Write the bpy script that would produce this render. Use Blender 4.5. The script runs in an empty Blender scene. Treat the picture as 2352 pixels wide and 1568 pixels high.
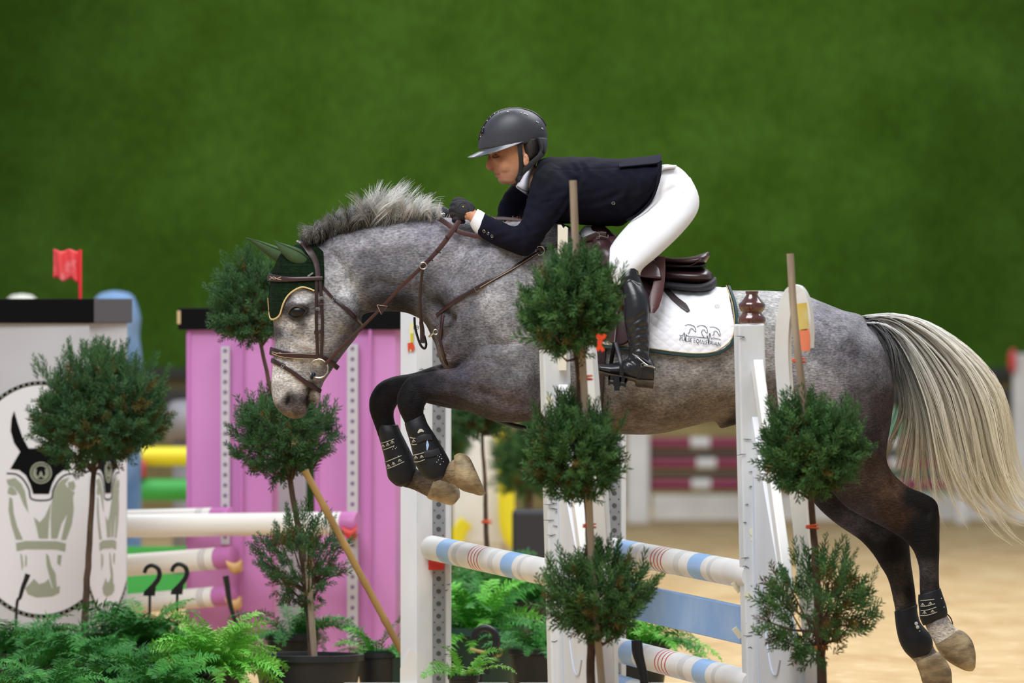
import bpy, bmesh, math, random
import numpy as np
from mathutils import Vector, Matrix
from mathutils.bvhtree import BVHTree
random.seed(7); RNG = np.random.default_rng(7)
SC = bpy.context.scene; COL = SC.collection

# ---------------------------------------------------------------- camera (300 mm class tele lens, 30 m from the horse)
F = 18600.0; CD = 30.0; HZ = 670.0; EYE = 1.6
cd = bpy.data.cameras.new('camera'); cam = bpy.data.objects.new('camera', cd); COL.objects.link(cam)
cam.location = (0, -CD, EYE); cam.rotation_euler = (math.pi/2, 0, 0)
cd.sensor_width = 36; cd.lens = F/2352*36; cd.shift_y = -(784-HZ)/2352
cd.clip_end = 400; cd.clip_start = 1
cd.dof.use_dof = True; cd.dof.focus_distance = 29.75; cd.dof.aperture_fstop = 3.4
SC.camera = cam

# ---------------------------------------------------------------- world, lamps, exposure
SC.view_settings.view_transform = 'Standard'; SC.view_settings.look = 'None'
SC.view_settings.exposure = 0.0; SC.view_settings.gamma = 1.0
SC.view_settings.use_curve_mapping = False
wd = bpy.data.worlds.new('world'); SC.world = wd; wd.use_nodes = True
wd.node_tree.nodes['Background'].inputs[0].default_value = (0.84, 0.91, 1.0, 1)
wd.node_tree.nodes['Background'].inputs[1].default_value = 0.42
def area(name, loc, size, power, tgt, col=(.965, .985, 1)):
    l = bpy.data.lights.new(name, 'AREA'); l.shape = 'RECTANGLE'; l.size, l.size_y = size
    l.energy = power; l.color = col
    o = bpy.data.objects.new(name, l); COL.objects.link(o); o.location = loc
    o.rotation_euler = (Vector(tgt)-Vector(loc)).to_track_quat('-Z', 'Y').to_euler()
    return o
area('arena_lamp', (-2.5, -5.5, 9.5), (7, 5), 1150, (0, 0, 1))
area('arena_lamp', (4.5, 3.5, 9.5), (7, 5), 700, (0.5, 0, 1))
area('arena_lamp', (0, 12, 10), (12, 5), 1150, (0, 12, 0))
sp = bpy.data.lights.new('wall_vignette_spot', 'SPOT'); sp.energy = 5600; sp.spot_size = math.radians(41); sp.spot_blend = 1.0  # added spot, its soft cone imitates the vignette on the turf wall
sp.shadow_soft_size = 1.0; sp.color = (1, .98, .9)
spo = bpy.data.objects.new('wall_vignette_spot', sp); COL.objects.link(spo); spo.location = (0.2, 19, 11.5)
spo.rotation_euler = (Vector((0.4, 30, 2.6))-spo.location).to_track_quat('-Z', 'Y').to_euler()

# ---------------------------------------------------------------- helpers
def P(px, py, Y=0.0):
    d = CD+Y
    return Vector(((px-1176)*d/F, Y, EYE-(py-HZ)*d/F))
def PX(v):
    v = np.asarray(v); d = CD+v[..., 1]
    return v[..., 0]*F/d+1176, HZ-(v[..., 2]-EYE)*F/d
def lin(c):
    if isinstance(c, str): c = tuple(int(c[i:i+2], 16) for i in (0, 2, 4))
    return tuple(((x/255)/12.92 if x/255 <= .04045 else (((x/255)+.055)/1.055)**2.4) for x in c)
def cr(pts, sub):
    """Catmull-Rom through rows of pts"""
    p = np.asarray(pts, float); n = len(p)
    if n < 2 or sub <= 1: return p
    e = np.vstack([2*p[0]-p[1], p, 2*p[-1]-p[-2]]); out = []
    for i in range(n-1):
        a, b, c, d = e[i:i+4]
        for k in range(sub):
            t = k/sub
            out.append(.5*((2*b)+(c-a)*t+(2*a-5*b+4*c-d)*t*t+(3*b-a-3*c+d)*t**3))
    out.append(p[-1]); return np.array(out)
class G:
    """mesh collector"""
    def __init__(s): s.v = []; s.f = []; s.m = []; s.c = None
    def add(s, v, f, m=0):
        o = len(s.v); s.v.extend([tuple(x) for x in v]); s.f.extend([tuple(i+o for i in q) for q in f]); s.m.extend([m]*len(f)); return s
    def box(s, a, b, m=0):
        x0, y0, z0 = a; x1, y1, z1 = b
        v = [(x0,y0,z0),(x1,y0,z0),(x1,y1,z0),(x0,y1,z0),(x0,y0,z1),(x1,y0,z1),(x1,y1,z1),(x0,y1,z1)]
        return s.add(v, [(0,3,2,1),(4,5,6,7),(0,1,5,4),(1,2,6,5),(2,3,7,6),(3,0,4,7)], m)
    def beam(s, p, q, w, h, side=(0,1,0), m=0):
        p, q = Vector(p), Vector(q); t = (q-p).normalized(); a = Vector(side)
        a = (a-t*a.dot(t)).normalized(); b = t.cross(a)
        v = [c+a*i*w/2+b*j*h/2 for c in (p, q) for i, j in ((-1,-1),(1,-1),(1,1),(-1,1))]
        return s.add(v, [(0,1,2,3),(7,6,5,4),(0,4,5,1),(1,5,6,2),(2,6,7,3),(3,7,4,0)], m)
    def tube(s, pts, r, n=8, m=0, cap=True):
        p = [Vector(x) for x in pts]; k = len(p)
        if not hasattr(r, '__len__'): r = [r]*k
        v = []; f = []; prev = None
        for i in range(k):
            t = (p[min(i+1, k-1)]-p[max(i-1, 0)]).normalized()
            a = prev if prev else (Vector((0,0,1)) if abs(t.z) < .9 else Vector((1,0,0)))
            a = (a-t*a.dot(t)).normalized(); prev = a; b = t.cross(a)
            for j in range(n):
                th = 2*math.pi*j/n; v.append(p[i]+(a*math.cos(th)+b*math.sin(th))*r[i])
        for i in range(k-1):
            for j in range(n):
                f.append((i*n+j, i*n+(j+1)%n, (i+1)*n+(j+1)%n, (i+1)*n+j))
        if cap: f.append(tuple(range(n))[::-1]); f.append(tuple((k-1)*n+j for j in range(n)))
        return s.add(v, f, m)
    def lathe(s, c, prof, n=24, m=0, axis='Z'):
        v = []; f = []
        for r, h in prof:
            for j in range(n):
                th = 2*math.pi*j/n; a, b = r*math.cos(th), r*math.sin(th)
                v.append((c[0]+a, c[1]+b, c[2]+h) if axis == 'Z' else (c[0]+a, c[1]+h, c[2]+b))
        for i in range(len(prof)-1):
            for j in range(n): f.append((i*n+j, i*n+(j+1)%n, (i+1)*n+(j+1)%n, (i+1)*n+j))
        f.append(tuple(range(n))[::-1]); f.append(tuple((len(prof)-1)*n+j for j in range(n)))
        return s.add(v, f, m)
    def ball(s, c, r, n=14, m=0):
        if not hasattr(r, '__len__'): r = (r, r, r)
        v = []; f = []; k = n//2
        for i in range(1, k):
            ph = math.pi*i/k
            for j in range(n):
                th = 2*math.pi*j/n; v.append((c[0]+r[0]*math.sin(ph)*math.cos(th), c[1]+r[1]*math.sin(ph)*math.sin(th), c[2]+r[2]*math.cos(ph)))
        a = len(v); v.append((c[0], c[1], c[2]+r[2])); v.append((c[0], c[1], c[2]-r[2]))
        for i in range(k-2):
            for j in range(n): f.append((i*n+j, i*n+(j+1)%n, (i+1)*n+(j+1)%n, (i+1)*n+j))
        for j in range(n): f.append((a, (j+1)%n, j)); f.append((a+1, (k-2)*n+j, (k-2)*n+(j+1)%n))
        return s.add(v, f, m)
    def poly(s, pts, d, m=0):
        """extrude an outline (3-d points) by vector d"""
        n = len(pts); d = Vector(d); v = [Vector(p) for p in pts]+[Vector(p)+d for p in pts]
        return s.add(v, [tuple(range(n)), tuple(range(n, 2*n))[::-1]]+[(i, i+n, (i+1)%n+n, (i+1)%n) for i in range(n)], m)
    def loft(s, st, sub=5, n=28, m=0, e=2.0, open_=False):
        """rings between two picture points (ax,ay,bx,by,half width,Y)"""
        q = cr(st, sub); v = []; f = []
        for r in q:
            A = P(r[0], r[1], r[5]); B = P(r[2], r[3], r[5]); c = (A+B)/2; u = (A-B)/2; w = max(r[4], .0015)
            for j in range(n):
                th = 2*math.pi*j/n; cs, sn = math.cos(th), math.sin(th)
                cs = math.copysign(abs(cs)**(2/e), cs); sn = math.copysign(abs(sn)**(2/e), sn)
                v.append((c.x+u.x*cs, r[5]+w*sn, c.z+u.z*cs))
        k = len(q)
        for i in range(k-1):
            for j in range(n): f.append((i*n+j, i*n+(j+1)%n, (i+1)*n+(j+1)%n, (i+1)*n+j))
        if not open_:
            for i in (0, k-1):
                o = i*n; c = np.mean(np.array(v[o:o+n]), axis=0); v.append(tuple(c)); ci = len(v)-1
                f += [(o+(j+1)%n, o+j, ci) if i == 0 else (o+j, o+(j+1)%n, ci) for j in range(n)]
        return s.add(v, f, m)

ROOT = {}
def mesh_from(name, g, fixn=True):
    me = bpy.data.meshes.new(name); me.from_pydata([tuple(map(float, x)) for x in g.v], [], g.f)
    if len(g.m) == len(me.polygons): me.polygons.foreach_set('material_index', g.m)
    if fixn:
        bm = bmesh.new(); bm.from_mesh(me); bmesh.ops.recalc_face_normals(bm, faces=bm.faces); bm.to_mesh(me); bm.free()
    me.update(); return me
SPLIT = {'shoulder_strap','chest_strap','cheekpiece','keeper','rein_stop','clip','buckle','saddle_strap','headpiece','throatlatch','flash_strap','strap_tab','batten'}
def pieces(g):
    n = len(g.v); par = list(range(n))
    def fd(a):
        while par[a] != a: par[a] = par[par[a]]; a = par[a]
        return a
    for f in g.f:
        r = fd(f[0])
        for q in f[1:]: par[fd(q)] = r
    out = {}
    for f, m in zip(g.f, g.m): out.setdefault(fd(f[0]), []).append((f, m))
    res = []
    for k, fs in out.items():
        ids = sorted({i for f, _ in fs for i in f}); mp = {i: j for j, i in enumerate(ids)}; h = G(); h.v = [g.v[i] for i in ids]; h.f = [tuple(mp[i] for i in f) for f, _ in fs]; h.m = [m for _, m in fs]; res.append(h)
    return res
def obj(name, g, mats, parent=None, **kw):
    if parent is not None and name in SPLIT:
        ps = pieces(g)
        if len(ps) > 1: return [obj1(name, h, mats, parent, **kw) for h in ps][0]
    return obj1(name, g, mats, parent, **kw)
def obj1(name, g, mats, parent=None, smooth=True, origin=None, label=None, cat=None, group=None, kind=None, cols=None, fixn=True, angle=40):
    me = mesh_from(name, g, fixn)
    if not isinstance(mats, (list, tuple)): mats = [mats]
    for m in mats: me.materials.append(m)
    if cols is not None:
        at = me.color_attributes.new('Col', 'FLOAT_COLOR', 'POINT'); c = np.ones((len(g.v), 4)); c[:, :3] = cols
        at.data.foreach_set('color', c.ravel())
    o = bpy.data.objects.new(name, me); COL.objects.link(o)
    base = Vector((0,0,0))
    if parent is not None: base = ROOT[parent.name]
    if origin is None:
        if parent is not None: origin = base
        else:
            a = np.array([v for v in g.v]); origin = Vector(((a[:,0].min()+a[:,0].max())/2, (a[:,1].min()+a[:,1].max())/2, a[:,2].min()))
    origin = Vector(origin)
    me.transform(Matrix.Translation(-origin)); o.location = origin-base if parent is not None else origin
    if parent is not None: o.parent = parent
    ROOT[o.name] = origin.copy()
    me.polygons.foreach_set('use_smooth', [bool(smooth)]*len(me.polygons))
    if smooth == 'auto' or (smooth and angle < 180):
        try: me.set_sharp_from_angle(angle=math.radians(angle))
        except Exception: pass
    tag(o, label, cat, group, kind); return o
def tag(o, label=None, cat=None, group=None, kind=None):
    if label: o['label'] = label
    if cat: o['category'] = cat
    if group: o['group'] = group
    if kind: o['kind'] = kind
    return o
def empty(name, loc, label=None, cat=None, group=None):
    o = bpy.data.objects.new(name, None); COL.objects.link(o); o.location = loc; o.empty_display_size = .1
    ROOT[o.name] = Vector(loc); return tag(o, label, cat, group)
def bevel(o, w=.004, seg=2):
    m = o.modifiers.new('bevel', 'BEVEL'); m.width = w; m.segments = seg; m.limit_method = 'ANGLE'; m.angle_limit = math.radians(40)
    return o

# ---------------------------------------------------------------- materials (procedural)
MC = {}
def mat(name, col, rough=.6, metal=0, col2=None, scale=8, stretch=(1,1,1), bump=0, bscale=60, detail=4, spec=.5, attr=None, nmix=(.35,.65),
        col3=None, scale3=2, nmix3=(.55,.7), coat=0, sheen=0, wave=None, trans=0, bstretch=None, mulnoise=None, rot=None):
    if name in MC: return MC[name]
    m = bpy.data.materials.new(name); m.use_nodes = True; nt = m.node_tree; N = nt.nodes; L = nt.links; b = N['Principled BSDF']
    b.inputs['Roughness'].default_value = rough; b.inputs['Metallic'].default_value = metal
    b.inputs['Specular IOR Level'].default_value = spec; b.inputs['Coat Weight'].default_value = coat
    b.inputs['Sheen Weight'].default_value = sheen
    tc = N.new('ShaderNodeTexCoord')
    def noise(sc, st, det=detail):
        mp = N.new('ShaderNodeMapping'); mp.inputs['Scale'].default_value = st
        if rot: mp.inputs['Rotation'].default_value = rot
        nz = N.new('ShaderNodeTexNoise')
        nz.inputs['Scale'].default_value = sc; nz.inputs['Detail'].default_value = det
        L.new(tc.outputs['Object'], mp.inputs[0]); L.new(mp.outputs[0], nz.inputs[0]); return nz.outputs['Fac']
    def ramp(src, lo, hi):
        r = N.new('ShaderNodeMapRange'); r.inputs[1].default_value = lo; r.inputs[2].default_value = hi; L.new(src, r.inputs[0]); return r.outputs[0]
    def mix(f, a, c, mode='MIX'):
        x = N.new('ShaderNodeMix'); x.data_type = 'RGBA'; x.blend_type = mode
        if isinstance(f, float): x.inputs[0].default_value = f
        else: L.new(f, x.inputs[0])
        for i, q in ((6, a), (7, c)):
            if isinstance(q, tuple): x.inputs[i].default_value = q+(1,)
            else: L.new(q, x.inputs[i])
        return x.outputs[2]
    if attr:
        at = N.new('ShaderNodeAttribute'); at.attribute_name = 'Col'; base = at.outputs['Color']
    else: base = lin(col)
    if col2 is not None: base = mix(ramp(noise(scale, stretch), *nmix), base, lin(col2))
    if col3 is not None: base = mix(ramp(noise(scale3, (1,1,1)), *nmix3), base, lin(col3))
    for mn in (mulnoise or []):   # (scale, stretch, lo, hi): pigment speckle, multiplies the colour
        r = N.new('ShaderNodeMapRange'); L.new(noise(mn[0], mn[1], mn[4] if len(mn) > 4 else 3), r.inputs[0])
        r.inputs[1].default_value = .32; r.inputs[2].default_value = .68; r.inputs[3].default_value = mn[2]; r.inputs[4].default_value = mn[3]
        base = mix(1.0, base, r.outputs[0], 'MULTIPLY')
    if isinstance(base, tuple): b.inputs['Base Color'].default_value = base+(1,)
    else: L.new(base, b.inputs['Base Color'])
    if bump:
        bp = N.new('ShaderNodeBump'); bp.inputs['Strength'].default_value = min(bump, 1); bp.inputs['Distance'].default_value = .004*max(1, bump)
        if wave:
            w = N.new('ShaderNodeTexWave'); w.bands_direction = wave; w.inputs['Scale'].default_value = bscale; w.inputs['Distortion'].default_value = 1.5; w.inputs['Detail Scale'].default_value = 3
            L.new(tc.outputs['Object'], w.inputs[0]); L.new(w.outputs['Fac'], bp.inputs['Height'])
        else: L.new(noise(bscale, bstretch or stretch), bp.inputs['Height'])
        L.new(bp.outputs[0], b.inputs['Normal'])
    if trans: b.inputs['Transmission Weight'].default_value = trans
    MC[name] = m; return m

# ---------------------------------------------------------------- mesh tools
def remesh(g, voxel, it=6, lam=.5):
    me = mesh_from('tmp', g); o = bpy.data.objects.new('tmp', me); COL.objects.link(o)
    md = o.modifiers.new('r', 'REMESH'); md.mode = 'VOXEL'; md.voxel_size = voxel; md.adaptivity = 0
    dg = bpy.context.evaluated_depsgraph_get(); ev = o.evaluated_get(dg); em = ev.to_mesh()
    v = np.empty(len(em.vertices)*3); em.vertices.foreach_get('co', v); v = v.reshape(-1, 3)
    f = [tuple(p.vertices) for p in em.polygons]
    ev.to_mesh_clear(); bpy.data.objects.remove(o); bpy.data.meshes.remove(me)
    v = lap(v, f, it, lam); r = G(); r.v = v; r.f = f; r.m = [0]*len(f); return r
def lap(v, f, it, lam=.5, w=None):
    e = np.array([(q[i], q[(i+1) % len(q)]) for q in f for i in range(len(q))]); n = len(v)
    cnt = np.bincount(e[:, 0], minlength=n)+np.bincount(e[:, 1], minlength=n); cnt = np.maximum(cnt, 1)[:, None]
    for k in range(it):
        a = np.empty_like(v)
        for c in range(3): a[:, c] = np.bincount(e[:, 0], v[e[:, 1], c], n)+np.bincount(e[:, 1], v[e[:, 0], c], n)
        l = lam if k % 2 == 0 else -lam*.94
        d = (a/cnt-v)*l; v = v+(d if w is None else d*w[:, None])
    return v
def vnorm(v, f):
    v = np.asarray(v); n = np.zeros_like(v)
    t = np.array([(q[0], q[i], q[i+1]) for q in f for i in range(1, len(q)-1)])
    c = np.cross(v[t[:, 1]]-v[t[:, 0]], v[t[:, 2]]-v[t[:, 0]])
    for k in range(3):
        for j in range(3): n[:, j] += np.bincount(t[:, k], c[:, j], len(v))
    return n/np.maximum(np.linalg.norm(n, axis=1), 1e-12)[:, None]
def pdist(x, y, pl):
    """distance in picture px from points to a polyline"""
    d = np.full(len(x), 1e9)
    for (ax, ay), (bx, by) in zip(pl[:-1], pl[1:]):
        dx, dy = bx-ax, by-ay; t = np.clip(((x-ax)*dx+(y-ay)*dy)/(dx*dx+dy*dy+1e-9), 0, 1)
        d = np.minimum(d, np.hypot(x-ax-t*dx, y-ay-t*dy))
    return d
def inpoly(x, y, pl):
    r = np.zeros(len(x), bool); n = len(pl)
    for i in range(n):
        (ax, ay), (bx, by) = pl[i], pl[i-1]
        c = ((ay > y) != (by > y)) & (x < (bx-ax)*(y-ay)/((by-ay) or 1e-9)+ax); r ^= c
    return r
def idw(x, y, pts, p=3):
    """colour from (x,y,(r,g,b)) samples"""
    a = np.array([(q[0], q[1]) for q in pts], float); c = np.array([lin(q[2]) for q in pts])
    d = np.hypot(x[:, None]-a[None, :, 0], y[:, None]-a[None, :, 1])+6; w = 1/d**p
    return (w @ c)/w.sum(1)[:, None]
def bvh(g):
    me = mesh_from('tmp', g); bm = bmesh.new(); bm.from_mesh(me); t = BVHTree.FromBMesh(bm); bm.free(); bpy.data.meshes.remove(me); return t
CAMP = Vector((0, -CD, EYE))
def cast(T, px, py, far=False, y0=0.0):
    a = P(px, py, -2.0); b = P(px, py, 2.0)
    if far: a, b = b, a
    h = T.ray_cast(a, (b-a).normalized(), 6)
    if h[0] is None:
        h = T.find_nearest(P(px, py, y0))
        q = P(px, py, h[0].y)
        return q, h[1]
    return h[0], h[1]
def smooth_rows(a, k=2):
    a = np.array(a, float)
    for _ in range(k):
        b = a.copy(); b[1:-1] = (a[:-2]+2*a[1:-1]+a[2:])/4; a = b
    return a
def band(g, pos, nor, tan, w, off, th, m=0, closed=False, w2=None):
    """flat strap: pos, nor, tan rows"""
    n = len(pos); v = []
    for i in range(n):
        p, nn, t = Vector(pos[i]), Vector(nor[i]).normalized(), Vector(tan[i])
        t = (t-nn*t.dot(nn)).normalized(); s = t.cross(nn); ww = w[i] if hasattr(w, '__len__') else w
        v += [p+nn*off-s*ww/2, p+nn*(off+th*.75)-s*ww/2, p+nn*(off+th)-s*ww*.32, p+nn*(off+th)+s*ww*.32, p+nn*(off+th*.75)+s*ww/2, p+nn*off+s*ww/2]
    f = []; k = 6
    for i in range(n if closed else n-1):
        a, b = i*k, ((i+1) % n)*k
        for j in range(k): f.append((a+j, a+(j+1) % k, b+(j+1) % k, b+j))
    if not closed: f += [tuple(range(k))[::-1], tuple((n-1)*k+j for j in range(k))]
    g.add(v, f, m); return g
def strap(g, T, pts, w, off=.001, th=.004, far=False, sub=6, m=0, smooth=3, both=False, y0=0):
    q = cr([(p[0], p[1]) for p in pts], sub); hs = [cast(T, x, y, far, y0) for x, y in q]
    pos = smooth_rows([h[0] for h in hs], smooth); nor = smooth_rows([h[1] for h in hs], smooth+4)
    tan = np.gradient(pos, axis=0); wm = np.asarray(w)/620. if not hasattr(w, '__len__') else np.interp(np.linspace(0, 1, len(q)), np.linspace(0, 1, len(w)), w)/620.
    band(g, pos, nor, tan, wm, off, th, m)
    if both: strap(g, T, pts, w, off, th, True, sub, m, smooth)
    return g
def wrap(g, T, A, B, w, off=.001, th=.004, a0=0, a1=360, n=48, Yc=0, m=0, bend=0):
    """band around a limb or head in the plane through A and B and the depth axis; angle 0 is at A, 90 towards the camera"""
    a, b = P(*A, Yc), P(*B, Yc); c = (a+b)/2; u = (a-b).normalized(); ydir = Vector((0, -1, 0)); ax = u.cross(ydir)
    hs = []; full = (a1-a0) >= 360
    for i in range(n if full else n+1):
        th_ = math.radians(a0+(a1-a0)*i/n); d = u*math.cos(th_)+ydir*math.sin(th_)
        o = c+ax*bend*math.sin(th_)**2
        h = T.ray_cast(o+d*.45, -d, .45)
        if h[0] is None: h = (o+d*.03, d)
        hs.append((h[0], h[1]))
    pos = np.array([h[0] for h in hs]); nor = np.array([h[1] for h in hs], float)
    for _ in range(3):
        if full: nor = (np.roll(nor, 1, 0)+nor*2+np.roll(nor, -1, 0))/4; pos = (np.roll(pos, 1, 0)+pos*2+np.roll(pos, -1, 0))/4
        else: nor = smooth_rows(nor, 1); pos = smooth_rows(pos, 1)
    tan = (np.roll(pos, -1, 0)-np.roll(pos, 1, 0)) if full else np.gradient(pos, axis=0)
    band(g, pos, nor, tan, w/620., off, th, m, closed=full); return g
def sheet(g, pos, nor, off, th, m=0):
    """pos, nor: (nu,nv,3) -> closed thin solid"""
    nu, nv = pos.shape[:2]; a = (pos+nor*off).reshape(-1, 3); b = (pos+nor*(off+th)).reshape(-1, 3); K = nu*nv; f = []
    for i in range(nu-1):
        for j in range(nv-1):
            q = (i*nv+j, (i+1)*nv+j, (i+1)*nv+j+1, i*nv+j+1); f.append(q[::-1]); f.append(tuple(x+K for x in q))
    ed = [(i*nv, (i+1)*nv) for i in range(nu-1)]+[((nu-1)*nv+j, (nu-1)*nv+j+1) for j in range(nv-1)]+[((i+1)*nv+nv-1, i*nv+nv-1) for i in range(nu-1)]+[(j+1, j) for j in range(nv-1)]
    f += [(x, y, y+K, x+K) for x, y in ed]
    g.add(np.vstack([a, b]), f, m); return g
def patch(g, T, top, bot, nu, nv, off, th, far=False, m=0, y0=0, sm=2, dis=None):
    """sheet over the body between two picture curves"""
    t = cr(top, 8); b = cr(bot, 8)
    def at(c, s):
        l = np.r_[0, np.cumsum(np.hypot(*np.diff(c, axis=0).T))]; return np.interp(s*l[-1], l, c[:, 0]), np.interp(s*l[-1], l, c[:, 1])
    pos = np.zeros((nu, nv, 3)); nor = np.zeros((nu, nv, 3)); U = np.zeros((nu, nv)); V = np.zeros((nu, nv))
    for i in range(nu):
        A = at(t, i/(nu-1)); B = at(b, i/(nu-1))
        for j in range(nv):
            k = j/(nv-1); x, y = A[0]+(B[0]-A[0])*k, A[1]+(B[1]-A[1])*k; h = cast(T, x, y, far, y0); pos[i, j] = h[0]; nor[i, j] = h[1]; U[i, j] = x; V[i, j] = y
    for _ in range(sm):
        q = nor.copy(); q[1:-1] = (nor[:-2]+2*nor[1:-1]+nor[2:])/4; nor = q
        q = nor.copy(); q[:, 1:-1] = (nor[:, :-2]+2*nor[:, 1:-1]+nor[:, 2:])/4; nor = q
    nor /= np.linalg.norm(nor, axis=2)[:, :, None]+1e-9
    if dis is not None: pos = pos+nor*dis(U, V)[:, :, None]
    return sheet(g, pos, nor, off, th, m)
def text_mesh(s, size, ext=0.0, align='CENTER', res=4):
    """vertices (x,y) and faces of a line of lettering in the XY plane"""
    c = bpy.data.curves.new('t', 'FONT'); c.body = s; c.size = size; c.align_x = align; c.align_y = 'CENTER'; c.resolution_u = res
    o = bpy.data.objects.new('t', c); COL.objects.link(o); dg = bpy.context.evaluated_depsgraph_get(); ev = o.evaluated_get(dg); me = ev.to_mesh()
    v = [tuple(x.co) for x in me.vertices]; f = [tuple(p.vertices) for p in me.polygons]; ev.to_mesh_clear(); bpy.data.objects.remove(o); return v, f
# ---------------------------------------------------------------- ground and arena walls
sand = mat('sand', 'cfb488', .95, col2='bc9c70', scale=3.0, stretch=(1, .35, 1), bump=1.5, bscale=14, detail=8, col3='dcc49c', scale3=9, spec=.1)
g = G(); nx, ny = 70, 90
xs = np.linspace(-16, 16, nx); ys = np.linspace(-34, 31, ny)
for j in range(ny):
    for i in range(nx): g.v.append((xs[i], ys[j], .012*math.sin(xs[i]*3.1+ys[j]*1.3)*math.sin(ys[j]*2.3-xs[i])))
g.f = [(j*nx+i, j*nx+i+1, (j+1)*nx+i+1, (j+1)*nx+i) for j in range(ny-1) for i in range(nx-1)]; g.m = [0]*len(g.f)
obj('floor', g, sand, kind='structure', origin=(0,0,0), fixn=False)
turf = mat('turf_wall', '3c5a19', .95, col2='304c12', scale=.55, stretch=(1.0,1,.5), bump=2, bscale=90, detail=6, nmix=(.3,.7), col3='466724', scale3=1.6, nmix3=(.4,.8), spec=.05, mulnoise=[(28, (1,1,.5), .75, 1.2)])
g = G(); g.box((-16, 30.0, 1.02), (16, 30.3, 9)); obj('wall_back', g, turf, kind='structure', smooth=False)
kick = mat('kick_board', '8a7c52', .8, col2='6d6440', scale=2, bump=.3, bscale=20)
dark = mat('dark_rail', '1f2420', .6)
g = G(); g.box((-16, 29.6, .0), (16, 29.95, .97)); obj('trim_1', g, kick, kind='structure', smooth=False)
g = G(); g.box((-16, 29.5, .97), (16, 30.0, 1.04)); obj('trim_2', g, dark, kind='structure', smooth=False)
g = G(); g.box((-16, 29.45, .79), (16, 29.6, .875)); obj('trim_3', g, mat('dark_stripe', '2c2a30', .6), kind='structure', smooth=False)

# ---------------------------------------------------------------- the horse
B = G()
B.loft([(1995,742,2010,860,.03,0),(1975,722,2042,940,.17,0),(1938,713,1995,1005,.255,0),(1890,694,1905,1012,.29,0),(1840,675,1812,988,.285,0),(1780,668,1740,966,.275,0),
 (1700,667,1662,963,.285,0),(1620,666,1592,978,.30,0),(1540,664,1512,996,.31,0),(1450,640,1430,997,.305,0),(1370,562,1340,990,.28,0),(1300,516,1262,976,.245,0),
 (1225,505,1190,955,.23,0),(1150,510,1105,915,.225,0),(1090,506,1045,872,.205,0),(1045,515,1012,832,.175,0),(1010,560,1000,790,.12,0),(985,600,990,740,.06,0)], 5, 40, e=2.25)
B.loft([(1260,528,1075,860,.20,0),(1150,508,1008,802,.175,0),(1060,502,976,743,.15,0),(1000,499,948,724,.13,0),(940,504,925,717,.115,0),(883,512,893,715,.105,0),(825,520,860,716,.098,0),(765,538,832,722,.09,0),(715,572,790,735,.07,0)], 5, 36, e=2.1)
B.loft([(668,566,722,556,.035,0),(648,582,752,575,.075,0),(637,602,775,598,.088,0),(628,640,806,650,.104,0),(623,697,829,718,.108,0),(628,748,826,762,.098,0),(631,790,796,803,.084,0),
 (627,830,770,838,.07,0),(624,864,750,868,.06,0),(623,895,731,888,.056,0),(630,928,711,928,.055,0),(645,948,706,946,.045,0),(662,958,700,955,.028,0),(674,962,692,960,.01,0)], 5, 32, e=2.2)
B.loft([(700,850,748,868,.035,0),(706,885,738,893,.035,0),(714,912,737,910,.03,0),(721,926,733,923,.016,0)], 4, 20)
# eye orbits, nostril wings, cheek
for s in (-1, 1):
    c = P(690, 706, 0); B.ball((c.x, s*.085, c.z), (.042, .030, .034), 16)
    c = P(664, 915, 0); B.ball((c.x, s*.043, c.z), (.028, .02, .038), 14)
    c = P(785, 715, 0); B.ball((c.x, s*.062, c.z), (.068, .052, .085), 18)
    c = P(1160, 690, 0); B.ball((c.x, s*.165, c.z), (.13, .085, .23), 20)
    c = P(1060, 775, 0); B.ball((c.x, s*.11, c.z), (.08, .08, .12), 18)
    c = P(1885, 835, 0); B.ball((c.x, s*.17, c.z), (.19, .11, .17), 20)
# fore legs
FN = [(1165,740,1262,900,.10,-.13),(1105,795,1228,962,.092,-.175),(1062,838,1140,968,.08,-.18),(1010,849,1062,938,.064,-.17),(972,856,1008,922,.053,-.165),(941,864,985,920,.048,-.165),(921,888,979,926,.049,-.165),
 (911,914,975,934,.048,-.165),(915,940,973,948,.043,-.165),(927,966,976,962,.034,-.165),(940,992,985,982,.029,-.165),(953,1030,1002,1016,.029,-.165),(965,1068,1018,1050,.034,-.165),(985,1093,1031,1062,.035,-.165),(1015,1104,1040,1056,.033,-.165),(1040,1112,1050,1050,.035,-.165),(1058,1118,1064,1050,.036,-.165)]
B.loft(FN, 4, 24)
FF = [(1150,770,1220,900,.09,.13),(1080,820,1112,945,.075,.165),(1009,836,1045,940,.062,.165),(950,856,985,927,.053,.165),(905,864,950,918,.048,.165),(870,880,918,922,.049,.165),(850,910,911,932,.048,.165),
 (848,940,905,945,.043,.165),(856,966,906,964,.034,.165),(868,1000,914,988,.029,.165),(884,1050,935,1036,.029,.165),(895,1088,950,1066,.035,.165),(918,1114,962,1080,.035,.165),(948,1124,975,1076,.032,.165),(980,1140,1000,1084,.035,.165),(998,1148,1018,1096,.036,.165)]
B.loft(FF, 4, 24)
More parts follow.
